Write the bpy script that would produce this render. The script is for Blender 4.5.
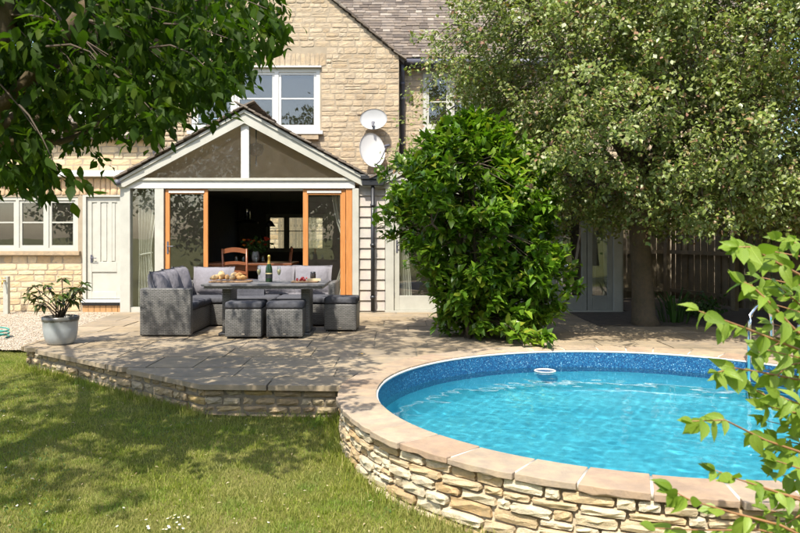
import bpy, bmesh, math, random
import numpy as np
from mathutils import Vector, Matrix
R = math.radians
random.seed(7); np.random.seed(7)
sc = bpy.context.scene
for o in list(bpy.data.objects): bpy.data.objects.remove(o)
col = sc.collection

# ------------------------------------------------------------------ camera, sky, sun, exposure
CAMZ, YH, F = 1.25, 236.0, 730.0
cam = bpy.data.cameras.new('camera'); cam.lens = F / 800 * 36; cam.sensor_width = 36
cam.shift_y = -(533 / 2 - YH) / 800; cam.clip_end = 2000; cam.clip_start = .05
co = bpy.data.objects.new('camera', cam); col.objects.link(co)
co.location = (0, 0, CAMZ); co.rotation_euler = (R(90), 0, 0); sc.camera = co
cam.dof.use_dof = True; cam.dof.focus_distance = 8.5; cam.dof.aperture_fstop = 6.3
SUN_EL, SUN_AZ = 57, 17           # elevation; sun stands behind the camera, this many degrees to its left
w = bpy.data.worlds.new('World'); sc.world = w; w.use_nodes = True
nt = w.node_tree; bg = nt.nodes['Background']; sky = nt.nodes.new('ShaderNodeTexSky')
sky.sky_type = 'NISHITA'; sky.sun_disc = False; sky.sun_elevation = R(SUN_EL); sky.sun_rotation = R(180 + SUN_AZ)
sky.dust_density = 2.0; sky.ozone_density = 1.0
nt.links.new(sky.outputs[0], bg.inputs[0]); bg.inputs[1].default_value = .15
sl = bpy.data.lights.new('sun', 'SUN'); sl.energy = 3.4; sl.angle = R(.55); sl.color = (1, .95, .86)
so = bpy.data.objects.new('sun', sl); col.objects.link(so); so.location = (-4, -12, 20)
so.rotation_euler = (R(90 - SUN_EL), 0, -R(SUN_AZ))
sc.view_settings.view_transform = 'Standard'; sc.view_settings.look = 'None'
sc.view_settings.exposure = 1.2; sc.view_settings.gamma = 1
sc.render.engine = 'CYCLES'; sc.cycles.use_denoising = True; sc.cycles.max_bounces = 8
sc.cycles.transparent_max_bounces = 16; sc.cycles.caustics_reflective = False; sc.cycles.caustics_refractive = True

def at(x, y, D):                  # photo pixel + distance from the camera plane -> point
    return Vector(((x - 400) * D / F, D, CAMZ - (y - YH) * D / F))
def pix(p):
    return 400 + p[0] / p[1] * F, YH - (p[2] - CAMZ) / p[1] * F
U = random.uniform

# ------------------------------------------------------------------ materials
def nodes(name):
    m = bpy.data.materials.new(name); m.use_nodes = True
    t = m.node_tree; return m, t, t.nodes['Principled BSDF']
def N(t, typ, **kw):
    n = t.nodes.new(typ)
    for k, v in kw.items():
        if k.startswith('i_'):
            key = k[2:]; n.inputs[int(key) if key.isdigit() else key].default_value = v
        else: setattr(n, k, v)
    return n
def ramp(t, cols, fac=None):
    r = t.nodes.new('ShaderNodeValToRGB'); e = r.color_ramp.elements
    while len(e) < len(cols): e.new(.5)
    for i, c in enumerate(cols):
        p, cc = c if isinstance(c[1], (tuple, list)) else (i / (len(cols) - 1), c)
        e[i].position = p; e[i].color = (*cc, 1)
    if fac is not None: t.links.new(fac, r.inputs[0])
    return r.outputs[0]
def rnd(t):                       # a random number for each object and each loose piece of a mesh
    a = N(t, 'ShaderNodeObjectInfo'); g = N(t, 'ShaderNodeNewGeometry')
    s = N(t, 'ShaderNodeMath', operation='ADD'); t.links.new(a.outputs['Random'], s.inputs[0]); t.links.new(g.outputs['Random Per Island'], s.inputs[1])
    f = N(t, 'ShaderNodeMath', operation='FRACT'); t.links.new(s.outputs[0], f.inputs[0]); return f.outputs[0]
def noise(t, scale, detail=4, rough=.6, coord='pos', sx=(1, 1, 1)):
    n = N(t, 'ShaderNodeTexNoise'); n.inputs['Scale'].default_value = scale; n.inputs['Detail'].default_value = detail; n.inputs['Roughness'].default_value = rough
    src = N(t, 'ShaderNodeNewGeometry').outputs['Position'] if coord == 'pos' else N(t, 'ShaderNodeTexCoord').outputs['Object']
    mp = N(t, 'ShaderNodeMapping'); mp.inputs['Scale'].default_value = sx
    t.links.new(src, mp.inputs[0]); t.links.new(mp.outputs[0], n.inputs['Vector']); return n.outputs['Fac']
def mixc(t, a, b, fac, mode='MIX'):
    m = N(t, 'ShaderNodeMix', data_type='RGBA', blend_type=mode)
    for v, i in ((fac, 0), (a, 6), (b, 7)):
        if hasattr(v, 'links'): t.links.new(v, m.inputs[i])
        else: m.inputs[i].default_value = v if i == 0 else (*v, 1)
    return m.outputs[2]
def bump(t, p, h, strength=.3, dist=.01):
    b = N(t, 'ShaderNodeBump'); b.inputs['Strength'].default_value = strength; b.inputs['Distance'].default_value = dist
    t.links.new(h, b.inputs['Height']); t.links.new(b.outputs[0], p.inputs['Normal'])
def plain(name, c, rough=.6, var=.12, metal=0, nscale=6, bstr=.0, spec=.5):
    m, t, p = nodes(name)
    f = noise(t, nscale)
    t.links.new(ramp(t, [(.25, [x * (1 - var) for x in c]), (.75, [min(1, x * (1 + var)) for x in c])], f), p.inputs['Base Color'])
    p.inputs['Roughness'].default_value = rough; p.inputs['Metallic'].default_value = metal; p.inputs['Specular IOR Level'].default_value = spec
    if bstr: bump(t, p, noise(t, nscale * 12, 6), bstr, .004)
    return m
def stone_mat(name, cols, nscale=14, dirt=.35, bstr=.5, dirtcol=(.16, .12, .08)):
    m, t, p = nodes(name)
    base = ramp(t, cols, rnd(t))
    f = noise(t, nscale, 6)
    c = mixc(t, base, mixc(t, base, (1.25, 1.2, 1.1), 1.0, 'MULTIPLY'), ramp(t, [(.4, (0, 0, 0)), (.62, (1, 1, 1))], f))
    f2 = noise(t, nscale * .22, 5, .7)
    df = N(t, 'ShaderNodeMath', operation='MULTIPLY', i_1=dirt); t.links.new(ramp(t, [(.45, (0, 0, 0)), (.72, (1, 1, 1))], f2), df.inputs[0])
    t.links.new(mixc(t, c, dirtcol, df.outputs[0]), p.inputs['Base Color'])
    p.inputs['Roughness'].default_value = .9; p.inputs['Specular IOR Level'].default_value = .2
    bump(t, p, noise(t, nscale * 4, 8, .7), bstr, .01)
    return m
def leaf_mat(name, cols, trans=.35, rough=.45, tcol=1.5, spec=.4):
    m, t, p = nodes(name)
    base = ramp(t, cols, rnd(t)); t.links.new(base, p.inputs['Base Color'])
    p.inputs['Roughness'].default_value = rough; p.inputs['Specular IOR Level'].default_value = spec
    tr = N(t, 'ShaderNodeBsdfTranslucent'); t.links.new(mixc(t, base, (tcol, tcol * 1.15, tcol * .4), 1, 'MULTIPLY'), tr.inputs[0])
    mx = N(t, 'ShaderNodeMixShader'); mx.inputs[0].default_value = trans
    t.links.new(p.outputs[0], mx.inputs[1]); t.links.new(tr.outputs[0], mx.inputs[2])
    t.links.new(mx.outputs[0], t.nodes['Material Output'].inputs[0]); return m
def schlick(t, r0, nrm=None):       # mirror share by angle, the same from both sides of the sheet
    lw_ = N(t, 'ShaderNodeLayerWeight'); lw_.inputs[0].default_value = .5
    if nrm is not None: t.links.new(nrm, lw_.inputs['Normal'])
    pw = N(t, 'ShaderNodeMath', operation='POWER', i_1=5.0); t.links.new(lw_.outputs['Facing'], pw.inputs[0])
    ma = N(t, 'ShaderNodeMath', operation='MULTIPLY_ADD', i_1=1 - r0, i_2=r0); t.links.new(pw.outputs[0], ma.inputs[0]); return ma.outputs[0]
def glass_mat(name, ior=1.9, tint=(.92, .95, .94), dust=0):
    m, t, p = nodes(name); t.nodes.remove(p)
    fr = schlick(t, ((ior - 1) / (ior + 1)) ** 2)
    a = N(t, 'ShaderNodeBsdfTransparent'); a.inputs[0].default_value = (*tint, 1)
    g = N(t, 'ShaderNodeBsdfGlossy'); g.inputs['Roughness'].default_value = .0
    nb = N(t, 'ShaderNodeBump'); nb.inputs['Strength'].default_value = .04; nb.inputs['Distance'].default_value = .02
    t.links.new(noise(t, 2.5, 1), nb.inputs['Height']); t.links.new(nb.outputs[0], g.inputs['Normal'])
    mx = N(t, 'ShaderNodeMixShader'); t.links.new(fr, mx.inputs[0]); t.links.new(a.outputs[0], mx.inputs[1]); t.links.new(g.outputs[0], mx.inputs[2])
    if dust:                        # a thin film of dust and rain marks
        df = N(t, 'ShaderNodeBsdfDiffuse'); df.inputs[0].default_value = (.50, .43, .34, 1); m2 = N(t, 'ShaderNodeMixShader')
        f = N(t, 'ShaderNodeMath', operation='MULTIPLY', i_1=dust); t.links.new(ramp(t, [(.3, (.55, .55, .55)), (.7, (1, 1, 1))], noise(t, 6, 5)), f.inputs[0])
        t.links.new(f.outputs[0], m2.inputs[0]); t.links.new(mx.outputs[0], m2.inputs[1]); t.links.new(df.outputs[0], m2.inputs[2]); mx = m2
    t.links.new(mx.outputs[0], t.nodes['Material Output'].inputs[0]); return m

M = {}
M['house_stone'] = stone_mat('house_stone', [(.36, .285, .195), (.42, .34, .24), (.39, .31, .215), (.45, .375, .275), (.34, .26, .17), (.43, .35, .25), (.38, .295, .20)], 12, .45, 1.0, (.22, .165, .105))
M['house_mortar'] = plain('house_mortar', (.32, .26, .18), .95, .15, bstr=.5)
M['wing_stone'] = stone_mat('wing_stone', [(.47, .37, .235), (.53, .43, .29), (.43, .31, .18), (.50, .395, .26)], 12, .25, .5, (.30, .2, .1))
M['lintel_stone'] = stone_mat('lintel_stone', [(.52, .36, .22), (.58, .42, .27), (.46, .31, .18)], 12, .25, .5, (.30, .2, .1))
M['pool_stone'] = stone_mat('pool_stone', [(.60, .51, .36), (.65, .57, .42), (.57, .47, .32), (.46, .32, .17), (.63, .55, .40), (.60, .51, .37), (.54, .40, .23), (.64, .56, .42)], 26, .45, 1.0, (.30, .23, .13))
M['terrace_stone'] = stone_mat('terrace_stone', [(.36, .27, .16), (.44, .34, .21), (.30, .22, .13), (.42, .36, .26), (.40, .29, .13)], 22, .55, .9, (.10, .09, .05))
M['joint'] = plain('joint', (.20, .165, .115), .95, .3, nscale=20, bstr=.6)
M['pooljoint'] = plain('pool_joint', (.38, .31, .21), .95, .3, nscale=20, bstr=.6)
M['paver_joint'] = plain('paver_joint', (.21, .18, .125), .95, .3, nscale=20, bstr=.6)
M['paver'] = stone_mat('paver', [(.275, .22, .15), (.31, .25, .175), (.24, .195, .14), (.29, .225, .145)], 7, .6, .35, (.14, .12, .08))
M['coping'] = stone_mat('coping', [(.30, .225, .155), (.37, .29, .205), (.32, .23, .16), (.38, .32, .24), (.28, .205, .14), (.33, .27, .20)], 9, .45, .6, (.20, .14, .095))
M['lime'] = plain('lime_mortar', (.52, .47, .385), .9, .15, nscale=20, bstr=.4)
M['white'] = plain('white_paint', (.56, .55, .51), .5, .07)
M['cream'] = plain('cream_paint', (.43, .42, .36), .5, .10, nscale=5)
M['shade_olive'] = plain('shade_olive_paint', (.30, .30, .26), .55, .08)  # grey-olive: tree shade put into the colour of the door frames
M['boards'] = stone_mat('weatherboard', [(.38, .35, .32), (.43, .40, .36), (.40, .36, .33)], 5, .3, .15, (.33, .29, .25))
M['black'] = plain('black_plastic', (.022, .023, .026), .4, .2)
M['lead'] = plain('lead_grey', (.09, .09, .11), .5, .2)
M['slate'] = stone_mat('roof_tile', [(.115, .095, .078), (.16, .132, .108), (.08, .066, .056), (.20, .17, .143), (.13, .104, .084), (.26, .23, .195)], 10, .6, .6, (.075, .06, .05))
M['glass'] = glass_mat('window_glass', 1.9, (.92, .95, .94), .025)
M['gableglass'] = glass_mat('gable_glass', 1.35, (.92, .95, .94), .055)
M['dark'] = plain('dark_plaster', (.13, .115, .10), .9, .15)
M['ceilp'] = plain('ceiling_paint', (.22, .19, .16), .9, .05)
M['brownwall'] = plain('brown_plaster', (.58, .47, .34), .9, .12, nscale=2)
M['palefloor'] = plain('pale_bounce_floor', (.50, .45, .37), .5, .1)  # for an unseen floor, made pale to bounce sunlight up into the room
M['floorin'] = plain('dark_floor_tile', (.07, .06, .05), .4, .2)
def wood(name, c1, c2, sx=(3, 3, 40), rough=.45):
    m, t, p = nodes(name); f = noise(t, 3, 6, .6, 'pos', sx)
    t.links.new(ramp(t, [(.3, c1), (.7, c2)], f), p.inputs['Base Color']); p.inputs['Roughness'].default_value = rough
    bump(t, p, f, .15, .003); return m
M['oak'] = wood('orange_stained_oak', (.42, .16, .04), (.54, .235, .07), (20, 20, 1.5))
M['mahog'] = wood('red_brown_wood', (.16, .05, .02), (.24, .085, .035), (2, 20, 20), .3)
M['stepwood'] = wood('step_wood', (.34, .18, .07), (.45, .26, .11), (25, 25, 2))
M['fencewood'] = stone_mat('fence_wood', [(.20, .16, .105), (.24, .195, .13), (.17, .14, .095), (.22, .18, .12)], 6, .4, .3, (.05, .055, .03))
M['bark'] = stone_mat('bark', [(.10, .08, .055), (.12, .095, .065)], 18, .5, 1.0, (.05, .055, .03))
M['cherrybark'] = stone_mat('cherry_bark', [(.085, .065, .038), (.10, .075, .045)], 14, .5, .6, (.08, .075, .035))
M['twig'] = plain('twig', (.07, .05, .03), .8, .2)
M['redtwig'] = plain('red_twig', (.30, .15, .06), .6, .2)
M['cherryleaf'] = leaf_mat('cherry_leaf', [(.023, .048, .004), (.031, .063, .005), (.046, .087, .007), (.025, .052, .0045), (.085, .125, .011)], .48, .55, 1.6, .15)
M['crableaf'] = leaf_mat('crab_leaf', [(.15, .20, .032), (.22, .26, .055), (.10, .145, .022), (.31, .34, .11), (.18, .225, .04), (.20, .235, .045), (.30, .15, .10), (.16, .205, .045), (.19, .23, .06), (.13, .175, .036), (.24, .27, .09), (.12, .165, .034), (.36, .37, .18), (.15, .20, .045)], .25, .4, 1.2, .5)
M['laurelleaf'] = leaf_mat('laurel_leaf', [(.07, .155, .011), (.12, .22, .017), (.045, .105, .009), (.22, .32, .027), (.095, .19, .013), (.15, .26, .02), (.05, .115, .01), (.26, .29, .03)], .32, .34, 1.5)
M['dogleaf'] = leaf_mat('dogwood_leaf', [(.18, .27, .028), (.23, .33, .04), (.14, .22, .024), (.27, .36, .055)], .4, .45, 1.4)
M['rhodoleaf'] = leaf_mat('rhodo_leaf', [(.05, .10, .016), (.075, .13, .025), (.10, .13, .03), (.15, .10, .035), (.06, .11, .018)], .2, .4, 1.3)
M['hedgeleaf'] = leaf_mat('hedge_leaf', [(.03, .075, .012), (.04, .10, .016), (.055, .12, .02)], .25, .5, 1.4)
M['yellowleaf'] = leaf_mat('yellow_leaf', [(.55, .36, .03), (.45, .25, .04)], .2, .5, 1.2)

def add_veins(m):                   # pale midrib and side veins; leaf objects grow along their own +y
    t = m.node_tree; p = t.nodes['Principled BSDF']; src = p.inputs['Base Color'].links[0].from_socket
    s = N(t, 'ShaderNodeSeparateXYZ'); t.links.new(N(t, 'ShaderNodeTexCoord').outputs['Object'], s.inputs[0])
    ab = N(t, 'ShaderNodeMath', operation='ABSOLUTE'); t.links.new(s.outputs[0], ab.inputs[0])
    k = N(t, 'ShaderNodeMath', operation='MULTIPLY_ADD', i_1=-1.3); t.links.new(ab.outputs[0], k.inputs[0]); t.links.new(s.outputs[1], k.inputs[2])
    sn = N(t, 'ShaderNodeMath', operation='MULTIPLY', i_1=48.0); t.links.new(k.outputs[0], sn.inputs[0]); si = N(t, 'ShaderNodeMath', operation='SINE'); t.links.new(sn.outputs[0], si.inputs[0])
    rib = ramp(t, [(.0, (1, 1, 1)), (.02, (0, 0, 0))], ab.outputs[0]); vn = ramp(t, [(.80, (0, 0, 0)), (1, (.5, .5, .5))], si.outputs[0])
    mx_ = N(t, 'ShaderNodeMath', operation='MAXIMUM'); t.links.new(rib, mx_.inputs[0]); t.links.new(vn, mx_.inputs[1])
    sp = ramp(t, [(.64, (1, 1, 1)), (.74, (.45, .33, .2))], noise(t, 90, 2))
    c = mixc(t, mixc(t, src, (1.3, 1.25, 1.2), mx_.outputs[0], 'MULTIPLY'), sp, .8, 'MULTIPLY'); t.links.new(c, p.inputs['Base Color'])
    bump(t, p, mx_.outputs[0], .4, .002)
add_veins(M['dogleaf'])

# ------------------------------------------------------------------ mesh helpers
def wm(o): return (wm(o.parent) @ o.matrix_parent_inverse if o.parent else Matrix()) @ o.matrix_basis
def adopt(o, parent): o.parent = parent; o.matrix_parent_inverse = wm(parent).inverted()
class MB:
    def __init__(s): s.v = []; s.f = []
    def add(s, v, f):
        b = len(s.v); s.v += [tuple(x) for x in v]; s.f += [[i + b for i in q] for q in f]; return s
    def box(s, x0, x1, y0, y1, z0, z1, mat=None):
        v = [Vector(c) for c in ((x0, y0, z0), (x1, y0, z0), (x1, y1, z0), (x0, y1, z0), (x0, y0, z1), (x1, y0, z1), (x1, y1, z1), (x0, y1, z1))]
        if mat is not None: v = [mat @ c for c in v]
        return s.add(v, [(0, 3, 2, 1), (4, 5, 6, 7), (0, 1, 5, 4), (1, 2, 6, 5), (2, 3, 7, 6), (3, 0, 4, 7)])
    def bar(s, a, b, w, h, up=(0, 0, 1)):          # a bar of section w x h from a to b
        a, b = Vector(a), Vector(b); d = (b - a); L = d.length; d.normalize(); r = d.cross(Vector(up)).normalized(); u = r.cross(d)
        m = Matrix((r, d, u)).transposed().to_4x4(); m.translation = a
        return s.box(-w / 2, w / 2, 0, L, -h / 2, h / 2, m)
    def prism(s, poly, z0, z1):                    # polygon in xy, ccw
        n = len(poly); v = [(p[0], p[1], z0) for p in poly] + [(p[0], p[1], z1) for p in poly]
        return s.add(v, [list(range(n))[::-1], list(range(n, 2 * n))] + [(i, (i + 1) % n, n + (i + 1) % n, n + i) for i in range(n)])
    def xz(s, poly, y0, y1):                       # polygon in xz (ccw from the front), extruded in y
        n = len(poly); v = [(p[0], y0, p[1]) for p in poly] + [(p[0], y1, p[1]) for p in poly]
        return s.add(v, [list(range(n)), list(range(n, 2 * n))[::-1]] + [(i, n + i, n + (i + 1) % n, (i + 1) % n) for i in range(n)])
    def tube(s, pts, rad, n=8, caps=True):
        pts = [Vector(p) for p in pts]; k = len(pts); rad = rad if isinstance(rad, (list, tuple)) else [rad] * k
        b = len(s.v); ref = Vector((.31, .2, .93))
        for i, p in enumerate(pts):
            d = (pts[min(i + 1, k - 1)] - pts[max(i - 1, 0)]).normalized()
            r = d.cross(ref)
            if r.length < .05: r = d.cross(Vector((1, 0, 0)))
            r.normalize(); u = r.cross(d)
            s.v += [tuple(p + (r * math.cos(2 * math.pi * j / n) + u * math.sin(2 * math.pi * j / n)) * rad[i]) for j in range(n)]
        for i in range(k - 1):
            for j in range(n):
                s.f.append([b + i * n + j, b + i * n + (j + 1) % n, b + (i + 1) * n + (j + 1) % n, b + (i + 1) * n + j])
        if caps: s.f.append([b + j for j in range(n)][::-1]); s.f.append([b + (k - 1) * n + j for j in range(n)])
        return s
    def lathe(s, prof, n=20, c=(0, 0, 0), sx=1, sy=1):   # profile of (r, z)
        b = len(s.v); c = Vector(c)
        for r, z in prof:
            s.v += [(c.x + r * sx * math.cos(2 * math.pi * j / n), c.y + r * sy * math.sin(2 * math.pi * j / n), c.z + z) for j in range(n)]
        for i in range(len(prof) - 1):
            for j in range(n): s.f.append([b + i * n + j, b + i * n + (j + 1) % n, b + (i + 1) * n + (j + 1) % n, b + (i + 1) * n + j])
        return s
    def mesh(s, name, m, smooth=False):
        me = bpy.data.meshes.new(name); me.from_pydata(s.v, [], s.f); me.materials.append(M[m] if isinstance(m, str) else m)
        if smooth: me.shade_smooth()
        me.update(); return me
    def build(s, name, m, parent=None, smooth=False, bevel=0):
        o = bpy.data.objects.new(name, s.mesh(name, m, smooth)); col.objects.link(o)
        if parent: adopt(o, parent)
        if bevel:
            b = o.modifiers.new('edge', 'BEVEL'); b.width = bevel; b.segments = 2; b.limit_method = 'ANGLE'
        return o
def link(name, me, parent=None, mw=None):
    o = bpy.data.objects.new(name, me); col.objects.link(o)
    if mw is not None: o.matrix_basis = mw
    if parent: adopt(o, parent)
    return o
def tag(o, label, cat, group=None):
    o['label'] = label; o['category'] = cat
    if group: o['group'] = group
    return o
def thing(name, label, cat, loc=(0, 0, 0), rz=0, group=None):
    o = bpy.data.objects.new(name, None); col.objects.link(o); o.location = loc; o.rotation_euler.z = rz; o.empty_display_size = .1
    return tag(o, label, cat, group)
def struct(o): o['kind'] = 'structure'; return o
def stuff(o): o['kind'] = 'stuff'; return o
def tri_mesh(name, V, T, m, smooth=False):          # fast mesh from arrays of vertices and triangles
    me = bpy.data.meshes.new(name); me.vertices.add(len(V)); me.vertices.foreach_set('co', np.asarray(V, np.float32).ravel())
    me.loops.add(len(T) * 3); me.loops.foreach_set('vertex_index', np.asarray(T, np.int32).ravel())
    me.polygons.add(len(T)); me.polygons.foreach_set('loop_start', np.arange(0, len(T) * 3, 3, dtype=np.int32))
    me.materials.append(M[m]); me.update(calc_edges=True)
    if smooth: me.shade_smooth()
    return me
def rbox_mesh(name, sx, sy, sz, r, m, seg=3):        # rounded box, base at z = 0
    bm = bmesh.new(); bmesh.ops.create_cube(bm, size=1); bmesh.ops.scale(bm, vec=(sx, sy, sz), verts=bm.verts); bmesh.ops.translate(bm, vec=(0, 0, sz / 2), verts=bm.verts)
    bmesh.ops.bevel(bm, geom=bm.edges[:], offset=r, segments=seg, affect='EDGES', profile=.5)
    me = bpy.data.meshes.new(name); bm.to_mesh(me); bm.free(); me.materials.append(M[m]); me.shade_smooth(); return me
def pillow_mesh(name, wd, ht, th, m, n=12, seed=0):   # upright pillow: width x, height z, thickness y
    rg = random.Random(seed); v = []; f = []
    ph = [rg.uniform(0, 6) for _ in range(4)]
    for side in (-1, 1):
        for i in range(n + 1):
            for j in range(n + 1):
                u = -1 + 2 * i / n; q = -1 + 2 * j / n
                px = u * (1 - .07 * (1 - q * q) * abs(u) ** 3 * 0 - .05 * (1 - q * q)) ; pz = q * (1 - .05 * (1 - u * u))
                t = ((1 - abs(u) ** 2.6) * (1 - abs(q) ** 2.6)) ** .55
                t *= 1 + .10 * math.sin(3.1 * u + ph[0]) * math.sin(2.7 * q + ph[1]) + .05 * math.sin(7 * u + ph[2] + 4 * q)
                v.append((px * wd / 2, side * (t * th / 2 + .004), pz * ht / 2 + ht / 2))
    k = (n + 1) ** 2
    for s_ in range(2):
        for i in range(n):
            for j in range(n):
                a = s_ * k + i * (n + 1) + j; q = [a, a + 1, a + n + 2, a + n + 1]
                f.append(q if s_ else q[::-1])
    bd = [i * (n + 1) for i in range(n + 1)] + [n * (n + 1) + j for j in range(1, n + 1)] + [i * (n + 1) + n for i in range(n - 1, -1, -1)] + [j for j in range(n - 1, 0, -1)]
    for a in range(len(bd)):
        b = (a + 1) % len(bd); f.append([bd[a], bd[b], k + bd[b], k + bd[a]])
    me = bpy.data.meshes.new(name); me.from_pydata(v, [], f); me.materials.append(M[m]); me.shade_smooth(); return me

# rough stones: unit block, front towards -y
def stone_variant(seed, rough=.06, bulge=.3):
    rg = random.Random(seed); v = []; f = []
    nx, nz = 5, 4
    for j in range(nz):
        for i in range(nx):
            x = -.5 + i / (nx - 1); z = -.5 + j / (nz - 1); edge = i in (0, nx - 1) or j in (0, nz - 1)
            corner = i in (0, nx - 1) and j in (0, nz - 1)
            jx = rg.uniform(-rough, rough) * .6; jz = rg.uniform(-rough, rough) * 1.2
            if edge: x = x * (1 - rg.uniform(0, rough) - (.04 if corner else 0)); z = z * (1 - rg.uniform(0, rough * 1.6) - (.10 if corner else 0))
            else: x += jx; z += jz
            y = -.5 + (bulge * rg.uniform(.5, 1.2) if edge else rg.uniform(-.06, .07))
            v.append((x, y, z))
    f += [[j * nx + i, j * nx + i + 1, (j + 1) * nx + i + 1, (j + 1) * nx + i] for j in range(nz - 1) for i in range(nx - 1)]
    ring = [0, 1, 2, 3, 4, 9, 14, 19, 18, 17, 16, 15, 10, 5]; b = len(v); k_ = len(ring)
    for i in ring: v.append((v[i][0] * 1.0, .5, v[i][2] * 1.0))
    for k in range(k_): f.append([ring[k], b + k, b + (k + 1) % k_, ring[(k + 1) % k_]])
    return v, f
def variants(name, m, n=8, rough=.06, bulge=.3, smooth=True):
    out = []
    for i in range(n):
        v, f = stone_variant(i * 13 + 5, rough, bulge); mb = MB(); mb.add(v, f); out.append((mb.mesh(name, m, smooth), v, f))
    return out
def place_stones(rects, frame, vs, parent, limit, score, gap=.008, depth=.12, proud=.012, name='stone', jit=.006):
    """rects: (u0,u1,z0,z1); frame(u, z) -> (point on the wall face, angle about z)."""
    rects = sorted(rects, key=score, reverse=True); rest = MB()
    for k, (u0, u1, z0, z1) in enumerate(rects):
        p, a = frame((u0 + u1) / 2, (z0 + z1) / 2); pr = proud + U(-jit, jit)
        m = Matrix.Translation(p) @ Matrix.Rotation(a + U(-.015, .015), 4, 'Z') @ Matrix.Translation((0, depth / 2 - pr, 0)) @ Matrix.Rotation(U(-.012, .012), 4, 'Y') @ Matrix.Diagonal((u1 - u0 - gap, depth, z1 - z0 - gap, 1))
        me, v, f = random.choice(vs)
        if k < limit: link(name, me, parent, m)
        else: rest.add([m @ Vector(c) for c in v], f)
    if rest.v: stuff(rest.build(name + '_facing', vs[0][0].materials[0], parent, True))
def courses(z0, z1, hmin, hmax):
    zs = [z0]
    while zs[-1] < z1 - hmin * .6:
        zs.append(min(z1, zs[-1] + U(hmin, hmax)))
    if z1 - zs[-1] > 1e-4: zs[-1] = z1
    return list(zip(zs[:-1], zs[1:]))
def fill(a, b, wmin, wmax):
    xs = [a]
    while xs[-1] < b - wmin: xs.append(min(b, xs[-1] + U(wmin, wmax)))
    if b - xs[-1] > 1e-3:
        if len(xs) > 1: xs[-1] = b
        else: xs.append(b)
    return list(zip(xs[:-1], xs[1:]))
def sub_holes(a, b, z0, z1, holes):
    segs = [(a, b)]
    for (h0, h1, k0, k1) in holes:
        if z1 <= k0 + .01 or z0 >= k1 - .01: continue
        ns = []
        for s0, s1 in segs:
            if h1 <= s0 or h0 >= s1: ns.append((s0, s1)); continue
            if h0 > s0: ns.append((s0, h0))
            if h1 < s1: ns.append((h1, s1))
        segs = ns
    return [s for s in segs if s[1] - s[0] > .03]
def wall_boxes(mb, x0, x1, z0, z1, y0, y1, holes):
    xs = sorted({x0, x1} | {h for q in holes for h in q[:2] if x0 < h < x1}); zs = sorted({z0, z1} | {h for q in holes for h in q[2:] if z0 < h < z1})
    for a, b in zip(xs[:-1], xs[1:]):
        for c, d in zip(zs[:-1], zs[1:]):
            mx, mz = (a + b) / 2, (c + d) / 2
            if any(h[0] < mx < h[1] and h[2] < mz < h[3] for h in holes): continue
            mb.box(a, b, y0, y1, c, d)
    return mb
def tiles(mb, org, u, v, W, L, gauge, wr, th=.022, jag=.02):
    """lapped stone tiles on a slope: org = lower corner, u along the eave, v up the slope."""
    org, u, v = Vector(org), Vector(u).normalized(), Vector(v).normalized(); n = u.cross(v).normalized()
    if n.z < 0: n = -n
    r = 0; y = 0
    while y < L:
        x = -U(0, .1); g = gauge * U(.9, 1.1)
        while x < W:
            wd = U(*wr); x1 = min(x + wd, W + U(0, jag))
            d0 = U(-.012, .012); lift = th * U(.7, 1.3)
            a = org + v * (y + d0) + n * (th + lift * .4); tl = gauge * 1.9
            q = [a + u * (max(x, -U(0, jag)) + .003), a + u * (x1 - .003)]
            p = [q[0], q[1], q[1] + v * tl - n * (th * .9), q[0] + v * tl - n * (th * .9)]
            t2 = [c - n * th * U(.8, 1.2) for c in p]
            mb.add(t2 + p, [(0, 3, 2, 1), (4, 5, 6, 7), (0, 1, 5, 4), (1, 2, 6, 5), (2, 3, 7, 6), (3, 0, 4, 7)])
            x = x1
        y += g; r += 1
    return mb

# foliage: leaf shapes in the xy plane, base at the origin, growing along +y, face up +z
def leaf_shape(kind):
    if kind == 'tiny':
        v = [(0, 0, 0), (.36, .5, .06), (0, 1, -.08), (-.36, .5, .06)]; t = [(0, 1, 2), (0, 2, 3)]
    elif kind in ('mid', 'crab', 'laurel'):
        a, b = {'mid': (.15, .2), 'crab': (.26, .32), 'laurel': (.18, .255)}[kind]
        v = [(0, 0, 0), (a, .22, .03), (b, .5, .045), (0, .45, -.0), (-b, .5, .045), (-a, .22, .03), (0, 1, -.16)]
        t = [(0, 1, 3), (1, 2, 3), (2, 6, 3), (3, 6, 4), (3, 4, 5), (0, 3, 5)]
    else:   # broad ovate with pointed tip
        prof = [(0, 0), (.10, .17), (.26, .255), (.45, .27), (.65, .205), (.84, .085), (1, 0)]
        v = []; t = []
        for y, x in prof: v += [(-x, y, x * .22 - .22 * y * y), (0, y, -.22 * y * y), (x, y, x * .22 - .22 * y * y)]
        for i in range(len(prof) - 1):
            a = 3 * i
            for k in (0, 1):
                t += [(a + k, a + k + 1, a + k + 4), (a + k, a + k + 4, a + k + 3)]
    return np.array(v, float), np.array(t, int)
def basis(d, nrm):                  # arrays of leaf axis and approximate normal -> rotation matrices
    d = d / np.linalg.norm(d, axis=1, keepdims=True)
    x = np.cross(d, nrm); x /= np.maximum(np.linalg.norm(x, axis=1, keepdims=True), 1e-6); z = np.cross(x, d)
    return np.stack([x, d, z], axis=2)          # columns x, y, z
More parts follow.
